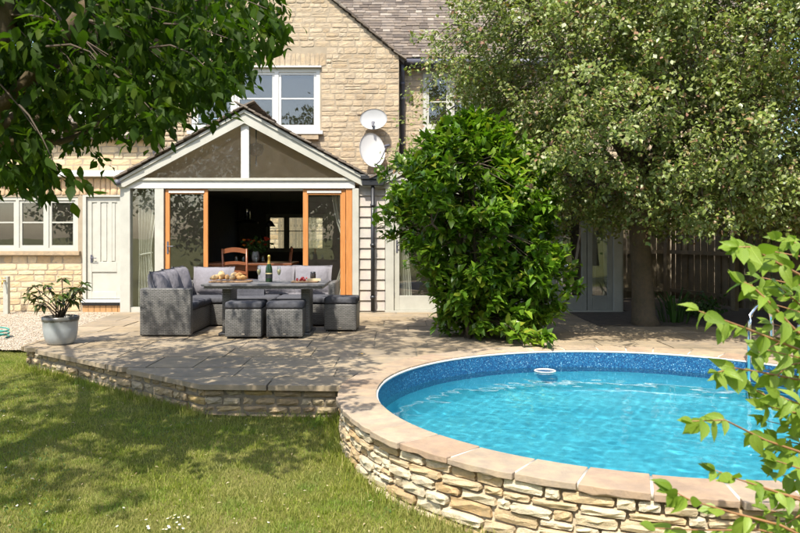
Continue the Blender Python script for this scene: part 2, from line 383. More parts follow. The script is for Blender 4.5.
def leaf_cloud(pos, B, size, kind):
    v, t = leaf_shape(kind); n = len(pos)
    vv = np.repeat(v[None], n, 0); vv[:, :, 0] *= np.random.uniform(.75, 1.2, (n, 1)); vv[:, :, 2] *= np.random.uniform(-.4, 2.4, (n, 1))
    vv[:, :, 0] += vv[:, :, 1] ** 2 * np.random.uniform(-.16, .16, (n, 1))
    V = np.einsum('nij,nkj->nki', B, vv) * size[:, None, None] + pos[:, None, :]
    T = t[None] + (np.arange(n) * len(v))[:, None, None]
    return V.reshape(-1, 3), T.reshape(-1, 3)
def unit(n): v = np.random.normal(size=(n, 3)); return v / np.linalg.norm(v, axis=1, keepdims=True)
def leaf_objects(pos, B, size, kind, m, parent, name='leaf'):
    v, t = leaf_shape(kind); mes = []
    for cu, wd, bn in ((1, 1, 0), (2.2, .85, .12), (.2, 1.1, -.1), (1.5, .95, -.16), (-.3, 1, .08)):
        q = v.copy(); q[:, 0] *= wd; q[:, 2] *= cu; q[:, 0] += bn * q[:, 1] ** 2; mes.append(tri_mesh(name, q, t, m, kind == 'broad'))
    for p, b, s in zip(pos, B, size):
        me = mes[np.random.randint(5)]
        mw = Matrix(b.tolist()).to_4x4() @ Matrix.Diagonal((s, s, s, 1)); mw.translation = Vector(p.tolist()); link(name, me, parent, mw)

# ================================================================== SETTING
PC, PR, PO, PW = Vector((1.95, 5.85)), 2.15, 2.45, 2.412     # pool centre, inner radius, coping radius, wall radius
def zl(x, y):                                               # lawn height
    z = -.25 - max(0, 6.6 - y) * .05
    return max(z, -.75) + .012 * math.sin(x * 1.7 + y) + .01 * math.sin(y * 2.3 - x * .6)
# --- ground sheet
def lawn_material():
    m, t, p = nodes('lawn')
    f = noise(t, 1.6, 6, .65); f2 = noise(t, 60, 4, .7)
    a = ramp(t, [(.32, (.12, .13, .03)), (.5, (.17, .17, .045)), (.68, (.26, .22, .09))], f)
    t.links.new(mixc(t, a, mixc(t, a, (.45, .5, .35), 1, 'MULTIPLY'), f2), p.inputs['Base Color']); p.inputs['Roughness'].default_value = .95
    p.inputs['Specular IOR Level'].default_value = .1; bump(t, p, f2, .8, .02); return m
M['lawn'] = lawn_material()
far = [400, 150, 60, 30, 20, 15]
xs = [-q for q in far] + list(np.arange(-12, 12.01, .25)) + far[::-1]
ys = [-q for q in far] + list(np.arange(-12, 14.01, .25)) + [17, 22] + far[::-1][2:]
mb = MB(); nx = len(xs)
for y in ys:
    for x in xs: mb.v.append((x, y, zl(x, y)))
for j in range(len(ys) - 1):
    for i in range(nx - 1):
        c = Vector(((xs[i] + xs[i + 1]) / 2, (ys[j] + ys[j + 1]) / 2))
        if (c - PC).length < 2.2: continue
        mb.f.append([j * nx + i, j * nx + i + 1, (j + 1) * nx + i + 1, (j + 1) * nx + i])
for i, v in enumerate(mb.v):
    d = Vector(v[:2]) - PC
    if .01 < d.length < 2.27: d = d.normalized() * 2.27; mb.v[i] = (PC.x + d.x, PC.y + d.y, v[2])
struct(mb.build('lawn_ground', 'lawn', smooth=True))
# --- gravel
def gravel_material():
    m, t, p = nodes('gravel'); v = N(t, 'ShaderNodeTexVoronoi'); v.inputs['Scale'].default_value = 45
    t.links.new(N(t, 'ShaderNodeNewGeometry').outputs['Position'], v.inputs['Vector'])
    sx = N(t, 'ShaderNodeSeparateColor'); t.links.new(v.outputs['Color'], sx.inputs[0])
    t.links.new(mixc(t, ramp(t, [(.36, .30, .22), (.47, .41, .32), (.27, .21, .15), (.42, .36, .28)], sx.outputs[0]), (.3, .25, .15), .0), p.inputs['Base Color'])
    p.inputs['Roughness'].default_value = .95; bump(t, p, v.outputs['Distance'], 1, .015); return m
M['gravel'] = gravel_material()
M['pebble'] = stone_mat('pebble', [(.36, .30, .22), (.47, .41, .32), (.27, .21, .15), (.42, .36, .28)], 30, .1, .1)
mb = MB(); gp = [(-12, 9.75), (-6.5, 9.45), (-5.2, 9.40), (-4.55, 9.25), (-4.0, 9.1), (-4.0, 14.2), (-12, 14.2)]
mb.add([(x, y, -.205) for x, y in gp], [list(range(len(gp)))]); struct(mb.build('gravel', 'gravel'))
rs = np.random.RandomState(3); n = 9000
px = rs.uniform(-7.8, -4.1, n); py = 9.3 + rs.uniform(0, 1, n) ** 1.4 * 4.6; r = rs.uniform(.006, .016, n)
oc = np.array([(1, 0, 0), (0, 1, 0), (-1, 0, 0), (0, -1, 0), (0, 0, .6), (0, 0, -.6)]); ot = np.array([(0, 1, 4), (1, 2, 4), (2, 3, 4), (3, 0, 4), (1, 0, 5), (2, 1, 5), (3, 2, 5), (0, 3, 5)])
V = oc[None] * r[:, None, None] * rs.uniform(.7, 1.3, (n, 6, 1)) + np.stack([px, py, -.205 + r * .3], 1)[:, None]
stuff(link('gravel_pebbles', tri_mesh('gravel_pebbles', V.reshape(-1, 3), (ot[None] + (np.arange(n) * 6)[:, None, None]).reshape(-1, 3), 'pebble')))

# --- terrace: bed, pavers, retaining wall
A_, B_, C_ = Vector((-4.27, 8.26)), Vector((-1.68, 6.17)), Vector((-.53, 6.10))
def arc(r, a0, a1, n): return [(PC.x + r * math.cos(R(a0 + (a1 - a0) * i / n)), PC.y + r * math.sin(R(a0 + (a1 - a0) * i / n))) for i in range(n + 1)]
inset = .03
bed = [(-4.03, 8.32), (-1.62, 6.37), (-.44, 6.30)] + arc(2.30, 169, 2, 40) + [(8, 5.95), (8, 14.6), (-4.6, 14.6), (-4.57, 12.0), (-4.17, 8.7)]
terr = struct(MB().prism(bed, -.6, -.007).build('terrace', 'paver_joint'))
def clip(poly, a, b):                               # keep what lies left of a -> b
    out = []
    side = lambda p: (b[0] - a[0]) * (p[1] - a[1]) - (b[1] - a[1]) * (p[0] - a[0])
    for i in range(len(poly)):
        p, q = poly[i], poly[(i + 1) % len(poly)]; sp, sq = side(p), side(q)
        if sp >= 0: out.append(p)
        if sp * sq < 0: k = sp / (sp - sq); out.append((p[0] + (q[0] - p[0]) * k, p[1] + (q[1] - p[1]) * k))
    return out
def paver(poly):
    for a, b in ((A_, B_), (B_, C_ + Vector((.4, -.02))), (Vector((-4.62, 12.1)), A_)):
        d = (b - a).normalized(); nrm = Vector((-d.y, d.x)); off = nrm * -.015
        poly = clip(poly, a + off, b + off)
        if len(poly) < 3: return
    pts = []
    for i in range(len(poly)):
        p, q = Vector(poly[i]), Vector(poly[(i + 1) % len(poly)]); k = max(1, int((q - p).length / .06))
        pts += [p.lerp(q, j / k) for j in range(k)]
    if any((p - PC).length < PO + .012 for p in pts):
        if all((p - PC).length < PO + .03 for p in pts): return
        o2 = []
        for p in pts:
            d = p - PC; p = PC + d.normalized() * (PO + .012) if d.length < PO + .012 else p
            if not o2 or (p - o2[-1]).length > .008: o2.append(p)
        pts = o2
    else: pts = [Vector(p) for p in poly]
    area = .5 * sum(pts[i].x * pts[(i + 1) % len(pts)].y - pts[(i + 1) % len(pts)].x * pts[i].y for i in range(len(pts)))
    if area < .01: return
    z = U(-.003, .003); tilt = (U(-.003, .003), U(-.003, .003)); c = sum(pts, Vector((0, 0))) / len(pts)
    mb = MB(); mb.prism([(p.x, p.y) for p in pts], -.045, z)
    n = len(pts)
    for i in range(n, 2 * n): x, y, q = mb.v[i]; mb.v[i] = (x + (c.x - x) * .004, y + (c.y - y) * .004, q + (x - c.x) * tilt[0] + (y - c.y) * tilt[1])
    mb.build('paving_slab', 'paver', terr)
y = 5.9; row = 0
while y < 11.95:
    h = random.choice((.45, .6, .6, .75)); y1 = min(y + h, 11.97)
    if 11.97 - y1 < .2: y1 = 11.97
    x = -4.75 + U(-.3, 0)
    while x < 7.2:
        wd = random.choice((.6, .75, .9, .9, 1.1, .45)); g = .007
        if not (y > 10.05 and x > 2.6): paver([(x + g, y + g), (x + wd - g, y + g), (x + wd - g, y1 - g), (x + g, y1 - g)])
        x += wd
    y = y1
# soil bed under the tree along the fence
M['soil'] = plain('soil', (.075, .058, .04), .95, .35, nscale=8, bstr=.9)
mb = MB(); k = 18
pts = [(2.75 + i * .3, 10.12 + .06 * math.sin(i * 1.9)) for i in range(16)] + [(7.5, 14.4), (3.75, 14.4), (3.75, 12.05), (2.75, 12.05)]
struct(mb.prism(pts, -.03, .008).build('soil_bed', 'soil'))
# retaining wall of the terrace
rw = thing('retaining_wall', 'low mossy brown stone wall edging the terrace above the lawn', 'wall', (-1.68, 6.17, -.3))
off = .035
def seg_frame(a, b):
    d = (b - a).normalized(); nrm = Vector((d.y, -d.x)); ang = math.atan2(d.y, d.x)
    return lambda u, z: (Vector((a.x + d.x * u - nrm.x * off, a.y + d.y * u - nrm.y * off, z)), ang)
core = MB(); vs_t = variants('stone', 'terrace_stone', 8, .12, .14, False)
for a, b in ((A_, B_), (B_, C_)):
    L = (b - a).length; d = (b - a).normalized(); nrm = Vector((d.y, -d.x)); a2, b2 = a - nrm * (off + .02), b - nrm * (off + .02)
    core.prism([(a2.x, a2.y), (b2.x, b2.y), (b2.x - nrm.x * .14, b2.y - nrm.y * .14), (a2.x - nrm.x * .14, a2.y - nrm.y * .14)], -.55, -.05)
    rects = []
    zz = -.048
    for c in range(5):
        h = U(.060, .082)
        rects += [(u0, u1, zz - h, zz + U(-.004, .004)) for u0, u1 in fill(0, L, .10, .27)]
        zz -= h
    place_stones(rects, seg_frame(a, b), vs_t, rw, 150, lambda r: r[3], .010, .12, .0, jit=.012)
# short return at the far left corner
rects = [(u0, u1, -.05 - (k + 1) * .07, -.05 - k * .07) for k in range(4) for u0, u1 in fill(0, .6, .12, .25)]
place_stones(rects, seg_frame(Vector((-4.325, 8.86)), A_), vs_t, rw, 60, lambda r: r[3], .010, .12, .0, jit=.012)
core.build('core', 'joint', rw)

# --- swimming pool
pool = thing('swimming_pool', 'round raised pool with cream rubble stone wall and sandstone coping', 'pool', (PC.x, PC.y, -.4))
def liner_material():
    m, t, p = nodes('pool_liner')
    g = N(t, 'ShaderNodeNewGeometry'); s = N(t, 'ShaderNodeSeparateXYZ'); t.links.new(g.outputs['Position'], s.inputs[0])
    v = N(t, 'ShaderNodeTexVoronoi'); v.inputs['Scale'].default_value = 125; t.links.new(g.outputs['Position'], v.inputs['Vector'])
    sx = N(t, 'ShaderNodeSeparateColor'); t.links.new(v.outputs['Color'], sx.inputs[0])
    mosaic = ramp(t, [(0, (.006, .04, .12)), (.4, (.01, .07, .18)), (.75, (.016, .115, .25)), (.93, (.04, .20, .34)), (.99, (.22, .42, .54))], sx.outputs[0])
    blue = ramp(t, [(.3, (.05, .40, .53)), (.7, (.085, .49, .60))], noise(t, 2.2, 3))
    k = N(t, 'ShaderNodeMath', operation='GREATER_THAN', i_1=-.42); t.links.new(s.outputs[2], k.inputs[0])
    t.links.new(mixc(t, blue, mosaic, k.outputs[0]), p.inputs['Base Color']); p.inputs['Roughness'].default_value = .35; return m
M['liner'] = liner_material()
lin = MB().lathe([(PR - .02, -.012), (PR - .02, -.42), (PR - .025, -1.2), (PR - .12, -1.28), (0.001, -1.30)], 96, (PC.x, PC.y, 0)); lin.f = [q[::-1] for q in lin.f]
liner_obj = lin.build('liner', 'liner', pool, True)
MB().lathe([(PR + .01, -.03), (PR - .022, -.022), (PR - .026, -.012), (PR - .02, -.004), (PR + .01, -.004)], 96, (PC.x, PC.y, 0)).build('liner_rim', 'white', pool, True)
MB().lathe([(PR + .012, -.04), (PW - .026, -.04), (PW - .026, -.75), (PR + .012, -1.35)], 96, (PC.x, PC.y, 0)).build('wall_core', 'pooljoint', pool, True)
# coping stones
MB().lathe([(PR + .012, -.039), (PW - .01, -.039), (PW - .01, .006), (PR + .012, .006), (PR + .012, -.039)], 128, (PC.x, PC.y, 0)).build('coping_bed', 'lime', pool, True)
ang = 0
angs = [0]
while angs[-1] < 360 - 9: angs.append(angs[-1] + U(7.2, 10.2))
angs[-1] = 360
for a0, a1 in zip(angs[:-1], angs[1:]):
    g = .16; o = []; rr = U(-.012, .014); ri = PR - .012 + U(-.004, .004)
    n = 5
    outer = [(PO + rr + U(-.007, .007), a0 + g + (a1 - a0 - 2 * g) * i / n) for i in range(n + 1)]
    inner = [(ri, a1 - g - (a1 - a0 - 2 * g) * i / n) for i in range(n + 1)]
    poly = [(PC.x + r_ * math.cos(R(q)), PC.y + r_ * math.sin(R(q))) for r_, q in outer + inner]
    zt = .010 + U(-.003, .003); mb = MB().prism(poly, -.026, zt)
    nn = len(poly)
    for i in range(nn): x, y_, z = mb.v[i]; mb.v[i] = (x, y_, z + U(-.006, .006))
    mb.build('coping_stone', 'coping', pool, bevel=.004)
# wall stones
def pool_frame(u, z):
    a = u / PW; return Vector((PC.x + PW * math.cos(a), PC.y + PW * math.sin(a), z)), a + math.pi / 2
rects = []; zz = -.036
rg_p = random.Random(6)
for c in range(11):
    h = U(.044, .072)
    for u0, u1 in fill(R(172) * PW, R(372) * PW, .08, .30):
        if h > .06 and rg_p.random() < .14: k_ = rg_p.uniform(.4, .6) * h; rects += [(u0, u1, zz - k_, zz), (u0, u1, zz - h, zz - k_)]
        else: rects.append((u0, u1, zz - h, zz + U(-.006, .006)))
    zz -= h
def vis(r):
    a = (r[0] + r[1]) / 2 / PW; p = Vector((PC.x + PW * math.cos(a), PC.y + PW * math.sin(a), (r[2] + r[3]) / 2)); px, py = pix(p)
    return 1 if (0 < px < 840 and py < 560) else 0
rects = [r for r in rects if r[0] / PW > R(168)]
place_stones(rects, pool_frame, variants('stone', 'pool_stone', 16, .12, .07, False), pool, 300, vis, .007, .13, .014, jit=.012)
# water
def water_material():
    m, t, p = nodes('pool_water')
    p.inputs['Base Color'].default_value = (.93, .985, 1, 1); p.inputs['Roughness'].default_value = 0; p.inputs['IOR'].default_value = 1.33; p.inputs['Transmission Weight'].default_value = 1
    return m
M['water'] = water_material()
WZ = -.18
rs = np.random.RandomState(2); NW = 260; lin_ = np.linspace(-PR, PR, NW + 1)
gx_, gy_ = np.meshgrid(lin_, lin_); hgt_ = np.zeros_like(gx_)
for k in range(70):                                     # sum of small wind waves
    lam = np.exp(rs.uniform(np.log(.07), np.log(.9))); th = rs.normal(.6, .8); hgt_ += lam ** 1.0 * .00046 * np.sin(2 * np.pi / lam * (gx_ * np.cos(th) + gy_ * np.sin(th)) + rs.uniform(0, 6.283))
rr_ = np.hypot(gx_, gy_); sc_w = np.minimum(1, (PR - .015) / np.maximum(rr_, 1e-6)); wx, wy = gx_ * sc_w, gy_ * sc_w
V = np.stack([wx + PC.x, wy + PC.y, WZ + hgt_], 2).reshape(-1, 3); idx = np.arange((NW + 1) ** 2).reshape(NW + 1, NW + 1)
cen = (rr_[:-1, :-1] < PR + .0) | (rr_[1:, 1:] < PR) | (rr_[:-1, 1:] < PR) | (rr_[1:, :-1] < PR)
a_, b_, c_, d_q = idx[:-1, :-1][cen], idx[:-1, 1:][cen], idx[1:, 1:][cen], idx[1:, :-1][cen]
T = np.concatenate([np.stack([a_, b_, c_], 1), np.stack([a_, c_, d_q], 1)])
pw_ = struct(link('pool_water', tri_mesh('pool_water', V, T, 'water', True)))
pw_.cycles.is_caustics_caster = True
sl.cycles.is_caustics_light = True; liner_obj.cycles.is_caustics_receiver = True
# floating ring by the back wall
M['chrome'] = plain('polished_steel', (.72, .74, .76), .12, .03, 1)
c = at(545, 370, 7.72); tor = MB(); prof = [(.105 + .010 * math.cos(R(q)), .007 * math.sin(R(q))) for q in range(0, 361, 45)]
fr_ = thing('floating_ring', 'small white ring floating on the water near the far pool edge', 'pool float', (c.x, c.y, WZ))
tor.lathe(prof, 28, (c.x, c.y, WZ + .006)).build('rim', 'white', fr_, True)
MB().lathe([(.098, .0), (.05, .003), (.001, .004)], 24, (c.x, c.y, WZ + .004)).build('basket', M['chrome'], fr_, True)
# pool ladder
ld = thing('pool_ladder', 'shiny steel pool ladder at the far right of the pool', 'ladder', (3.4, 7.15, 0))
a = R(36); rad = Vector((math.cos(a), math.sin(a), 0)); tan = Vector((-rad.y, rad.x, 0))
base = Vector((PC.x, PC.y, 0)) + rad * (PR - .10)
for s_ in (-.24, .24):
    o = base + tan * s_; pth = [o + Vector((0, 0, -.9)), o + Vector((0, 0, .30))]
    for q in range(0, 181, 15): pth.append(o + rad * (.22 - .22 * math.cos(R(q))) + Vector((0, 0, .36 + .20 * math.sin(R(q)))))
    pth += [o + rad * .44 + Vector((0, 0, .2)), o + rad * .45 + Vector((0, 0, .0))]
    MB().tube(pth, .019, 10).build('rail', 'chrome', ld, True)
for z in (-.25, -.52, -.8):
    MB().bar(base + tan * -.24 + Vector((0, 0, z)), base + tan * .24 + Vector((0, 0, z)), .08, .03).build('step', 'chrome', ld)

# ================================================================== BUILDINGS
def window(parent, X0, X1, Z0, Z1, Dp, n, bars, m='white', fw=.055, glass='glass', name='window', sash=.035, sill=None):
    """frame with n lights between mullions; each pane its own sub-part"""
    fr = MB(); dy0, dy1 = Dp - .035, Dp + .045
    fr.box(X0, X1, dy0, dy1, Z0, Z0 + fw).box(X0, X1, dy0, dy1, Z1 - fw, Z1)
    fr.box(X0, X0 + fw, dy0, dy1, Z0 + fw, Z1 - fw).box(X1 - fw, X1, dy0, dy1, Z0 + fw, Z1 - fw)
    wdt = (X1 - X0 - fw) / n; cells = []
    for i in range(n):
        a, b = X0 + i * wdt + fw, X0 + (i + 1) * wdt
        if i: fr.box(a - fw, a, dy0, dy1, Z0 + fw, Z1 - fw)
        fr.box(a, b, dy0 + .02, dy1 - .02, Z0 + fw, Z0 + fw + sash).box(a, b, dy0 + .02, dy1 - .02, Z1 - fw - sash, Z1 - fw)
        fr.box(a, a + sash, dy0 + .02, dy1 - .02, Z0 + fw + sash, Z1 - fw - sash).box(b - sash, b, dy0 + .02, dy1 - .02, Z0 + fw + sash, Z1 - fw - sash)
        zs = [Z0 + fw + sash] + [Z0 + (Z1 - Z0) * q for q in bars] + [Z1 - fw - sash]
        for z in zs[1:-1]: fr.box(a + sash, b - sash, Dp - .01, Dp + .02, z - .013, z + .013)
        cells += [(a + sash, b - sash, zs[k] + (.013 if k else 0), zs[k + 1] - (.013 if k < len(zs) - 2 else 0)) for k in range(len(zs) - 1)]
    o = fr.build(name, m, parent)
    for a, b, c, d in cells: MB().box(a - .004, b + .004, Dp + .003, Dp + .009, c - .004, d + .004).build('pane', glass, o)
    if sill: MB().box(X0 - .08, X1 + .08, Dp - .12, Dp + .02, Z0 - .065, Z0 - .004).build('sill', sill, o)
    return o

HD = 14.3; s_ = F / HD
hx = lambda x, D=HD: (x - 400) * D / F
hz = lambda y, D=HD: CAMZ - (y - YH) * D / F
house = thing('stone_house', 'tall honey coloured stone house with a steep gable and stone tiled roof', 'house', (-1.2, HD, 0))
HX0, HX1 = hx(160), hx(399); HXC = (HX0 + HX1) / 2; EZ = hz(57); APEX = EZ + (HX1 - HXC) * .838
WX0, WX1, WZ0, WZ1 = hx(191), hx(320), hz(131), hz(68)
holes = [(WX0, WX1, WZ0, WZ1), (-4.6, 3.7, -.3, 2.3)]
wl = MB(); wall_boxes(wl, HX0, HX1, -.3, EZ, HD, HD + .3, holes); wl.xz([(HX0, EZ), (HX1, EZ), (HXC, APEX)], HD, HD + .3)
gw = wl.build('gable_wall', 'house_mortar', house)
def zlim(x): return APEX - abs(x - HXC) * .838
def behind_room(x, z): return z < 3.30 - .555 * min(abs(x + 2.54), abs(x - 1.62)) - .05
rects = []
for z0, z1 in courses(2.35, APEX, .07, .135):
    zc = (z0 + z1) / 2; half = (APEX - zc) / .838 if zc > EZ else 99
    a, b = max(HX0, HXC - half), min(HX1, HXC + half)
    if b - a < .15: continue
    lint = [(WX0 - .12, WX1 + .12, WZ1 + .03, WZ1 + .30), (WX0 - .02, WX1 + .02, WZ0, WZ1 + .03)]
    for s0, s1 in sub_holes(a, b, z0, z1, lint):
        for u0, u1 in fill(s0, s1, .10, .36):
            um = (u0 + u1) / 2
            if behind_room(um, z1): continue
            if U(0, 1) < .12 and u1 - u0 > .3: rects += [(u0, u1, z0, zc), (u0, u1, zc, z1)]
            else: rects.append((u0, u1, z0, z1))
for u0, u1 in fill(WX0 - .12, WX1 + .12, .08, .12): rects.append((u0, u1, WZ1 + .03, WZ1 + .30))   # flat arch
def hvis(r):
    x, y = pix(((r[0] + r[1]) / 2, HD, (r[2] + r[3]) / 2)); a = (r[1] - r[0]) * (r[3] - r[2])
    return (1 if (250 < x < 400 and 0 < y < 175) else 0) + a
fr_h = lambda u, z: (Vector((u, HD, z)), 0)
place_stones(rects, fr_h, variants('stone', 'house_stone', 14, .12, .06, False), gw, 300, hvis, .010, .05, .008, jit=.005)
wn = window(house, WX0, WX1, WZ0, WZ1, HD + .06, 3, [.52], 'white', .075, sash=.05)
MB().box(WX0 - .06, WX1 + .06, HD - .09, HD + .03, WZ0 - .07, WZ0 - .003).build('sill', 'white', wn)
MB().box(WX0 - .03, WX1 + .03, HD - .06, HD + .03, WZ1 + .003, WZ1 + .035).build('hood', 'white', wn)
MB().box(hx(302), hx(319), HD - .12, HD - .01, hz(140), hz(136)).build('bracket', 'house_stone', house)
# dark room behind the upper window
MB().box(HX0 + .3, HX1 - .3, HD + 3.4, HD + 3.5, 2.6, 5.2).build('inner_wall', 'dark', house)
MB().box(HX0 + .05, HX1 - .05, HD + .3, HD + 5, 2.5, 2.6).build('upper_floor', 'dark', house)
# gable roof
sl_ = math.atan(.838); rt = MB()
Lr = (HX1 - HXC + .12) / math.cos(sl_)
tiles(rt, (HX1 + .12, HD - .07, EZ - .10 + .04), (0, 1, 0), (-math.cos(sl_), 0, math.sin(sl_)), 5.5, Lr, .15, (.16, .32), .03, .03)
tiles(rt, (HX0 - .12, HD - .07, EZ - .10 + .04), (0, 1, 0), (math.cos(sl_), 0, math.sin(sl_)), 5.5, Lr, .15, (.16, .32), .03, .03)
stuff(rt.build('gable_roof_tiles', 'slate', house))
deck = MB()
for sgn, X in ((1, HX1 + .1), (-1, HX0 - .1)):
    deck.bar((X, HD + 2.7, EZ - .08), (HXC, HD + 2.7, APEX + .0), 5.3, .05, up=(0, 0, 1))
deck.build('roof_deck', 'dark', house)
# right wing, set back
RD = 14.75; RX1 = 7.6; RZ = hz(66, RD)
W2 = (hx(423, RD), hx(478, RD), hz(130, RD), hz(73, RD))
wl = MB(); wall_boxes(wl, HX1 - .1, RX1, -.3, RZ, RD, RD + .3, [W2, (-4.6, 3.7, -.3, 2.3)]); ww = wl.build('wing_wall', 'house_mortar', house)
rects = []
for z0, z1 in courses(2.35, RZ - .02, .095, .165):
    for s0, s1 in sub_holes(HX1, RX1, z0, z1, [(W2[0] - .02, W2[1] + .02, W2[2], W2[3] + .2)]):
        rects += [(u0, u1, z0, z1) for u0, u1 in fill(s0, s1, .15, .46) if not behind_room((u0 + u1) / 2, z1)]
place_stones(rects, lambda u, z: (Vector((u, RD, z)), 0), variants('stone', 'house_stone', 8, .12, .06, False), ww, 60, lambda r: -r[0], .010, .05, .008, jit=.005)
window(house, *W2, RD + .05, 2, [.5], 'cream', .075, sash=.045, sill='white')
MB().box(W2[0] - .05, W2[1] + .05, RD - .01, RD + .1, W2[3] + .002, W2[3] + .13).build('lintel', 'cream', house)
MB().box(HX1, RX1, RD + 2.5, RD + 2.6, 2.6, 4.9).build('inner_wall', 'dark', house)
rt = MB(); sl2 = R(47)
tiles(rt, (HX1 - 2.6, RD - .22, RZ + .10), (1, 0, 0), (0, math.cos(sl2), math.sin(sl2)), RX1 - HX1 + 2.6, 3.6, .105, (.13, .30), .024, .0)
stuff(rt.build('wing_roof_tiles', 'slate', house))
deck = MB(); c0 = Vector(((HX1 + RX1) / 2 - 1.3, RD - .2, RZ + .04)); deck.bar(c0, c0 + Vector((0, math.cos(sl2), math.sin(sl2))) * 3.6, RX1 - HX1 + 2.6, .05); deck.build('roof_deck', 'dark', house)
# gutter and downpipe on the wing
g = MB(); g.tube([(HX1 + .02, RD - .27, RZ + .02), (RX1, RD - .27, RZ + .02)], .06, 10); g.box(HX1 + .02, RX1, RD - .2, RD - .14, RZ - .08, RZ + .05); g.build('gutter', 'lead', house, True)
px_ = hx(402.5, 14.5); MB().tube([(px_, 14.5, RZ - .02), (px_, 14.52, RZ - .2), (px_, 14.66, RZ - .32), (px_, 14.66, 2.2)], .043, 10).build('downpipe', 'lead', house, True)
for z in (3.1, 4.0, RZ - .38): MB().tube([(px_, 14.66, z - .03), (px_, 14.66, z + .03)], .056, 10).build('pipe_collar', 'lead', house, True)
px_ = hx(155, 14.2); MB().tube([(px_, 14.2, EZ), (px_, 14.2, 2.1)], .045, 10).build('downpipe', 'lead', house, True)
# shell at the back: side and rear walls, rear kitchen window
BX0, BX1, BZ0, BZ1, BD = hx(266, 21.5), hx(326, 21.5), hz(252, 21.5), hz(214, 21.5), 21.5
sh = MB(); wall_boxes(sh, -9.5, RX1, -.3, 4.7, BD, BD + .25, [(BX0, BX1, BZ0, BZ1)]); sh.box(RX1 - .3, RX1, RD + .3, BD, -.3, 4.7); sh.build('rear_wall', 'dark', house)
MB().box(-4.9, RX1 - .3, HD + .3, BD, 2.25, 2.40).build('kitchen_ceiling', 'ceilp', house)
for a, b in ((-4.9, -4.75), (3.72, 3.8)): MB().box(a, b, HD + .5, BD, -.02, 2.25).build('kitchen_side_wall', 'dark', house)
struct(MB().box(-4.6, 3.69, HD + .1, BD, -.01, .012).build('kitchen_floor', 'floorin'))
struct(MB().box(-4.6, 3.69, 12.02, HD + .098, -.01, .012).build('garden_room_floor', 'palefloor'))
window(house, BX0, BX1, BZ0, BZ1, BD + .05, 3, [.55], 'shade_olive', .06, sash=.05)
rt = MB(); rt.bar((0.0, BD + .3, 4.8), (0.0, 17.3, 8.0), 19, .08); rt.build('rear_roof', 'slate', house)

# --- side wing on the left
SD = 14.0; sx_ = lambda x: hx(x, SD); sz_ = lambda y: hz(y, SD)
wing = thing('side_wing', 'low cream stone side wing with a wide casement window and plank door', 'house wing', (-7, SD, -.25))
LX0, LX1 = -10.5, sx_(124)
WW = (sx_(78) - 4 * .585, sx_(78), sz_(251), sz_(197)); DR = (sx_(83), sx_(123), -.25, sz_(195))
wl = MB(); wall_boxes(wl, LX0, LX1, -.3, sz_(176), SD, SD + .3, [WW, (DR[0], LX1 + .1, -.3, DR[3])]); swl = wl.build('front_wall', 'house_mortar', wing)
rects = []
for z0, z1 in courses(-.28, WW[2] - .09, .085, .15):
    rects += [(u0, u1, z0, z1) for u0, u1 in fill(-8.6, DR[0] - .02, .15, .42)]
for z0, z1 in courses(WW[2] - .09, WW[3], .09, .15): rects += [(u0, u1, z0, z1) for u0, u1 in fill(WW[0] - 1.2, WW[0] - .02, .15, .42)]
vs_w = variants('stone', 'wing_stone', 8, .10, .08, False)
place_stones(rects, lambda u, z: (Vector((u, SD, z)), 0), vs_w, swl, 250, lambda r: r[0], .010, .05, .008, jit=.005)
place_stones([(u0, u1, WW[3] + .03, sz_(178)) for u0, u1 in fill(-8.6, LX1, .09, .14)], lambda u, z: (Vector((u, SD, z)), 0), variants('stone', 'lintel_stone', 6, .05, .09), swl, 80, lambda r: r[0], .009, .1, .018, jit=.004)
window(wing, *WW, SD + .05, 4, [.53], 'cream', .06, sash=.05)
MB().box(WW[0] - .1, WW[1] + .06, SD - .10, SD + .04, WW[2] - .075, WW[2] - .004).build('window_sill', 'house_stone', wing)
MB().box(LX0, LX1 + .1, SD - .16, SD + .3, sz_(177), sz_(171)).build('white_ledge', 'white', wing)
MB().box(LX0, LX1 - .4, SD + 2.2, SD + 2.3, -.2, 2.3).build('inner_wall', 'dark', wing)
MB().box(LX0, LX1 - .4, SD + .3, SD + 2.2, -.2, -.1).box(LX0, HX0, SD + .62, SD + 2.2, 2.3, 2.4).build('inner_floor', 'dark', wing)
# upper wall and roof of the wing
UZ = 3.15
wl = MB().box(LX0, HX0 - .0, HD + .02, HD + .3, sz_(171) - .05, UZ); uw = wl.build('upper_wall', 'house_mortar', wing)
rects = [(u0, u1, z0, z1) for z0, z1 in courses(sz_(170), UZ, .09, .15) for u0, u1 in fill(-9, HX0, .15, .42)]
place_stones(rects, lambda u, z: (Vector((u, HD + .02, z)), 0), vs_w, uw, 160, lambda r: r[0], .010, .05, .008, jit=.005)
rt = MB(); tiles(rt, (LX0, HD - .2, UZ + .02), (1, 0, 0), (0, math.cos(R(40)), math.sin(R(40))), HX0 - LX0, 2.0, .12, (.14, .3), .024, 0); stuff(rt.build('roof_tiles', 'slate', wing))
deck = MB(); c0 = Vector(((LX0 + HX0) / 2, HD - .15, UZ)); deck.bar(c0, c0 + Vector((0, math.cos(R(40)), math.sin(R(40)))) * 2.0, HX0 - LX0, .05); deck.build('roof_deck', 'dark', wing)
c0 = Vector((hx(85), HD + .38, UZ + .54)); d = Vector((0, math.cos(R(40)), math.sin(R(40))))
sk = MB().bar(c0 - d * .28, c0 + d * .28, .62, .10).build('roof_window', 'white', wing)
MB().bar(c0 - d * .22 + Vector((0, -.035, .04)), c0 + d * .22 + Vector((0, -.035, .04)), .5, .02).build('pane', 'glass', sk)
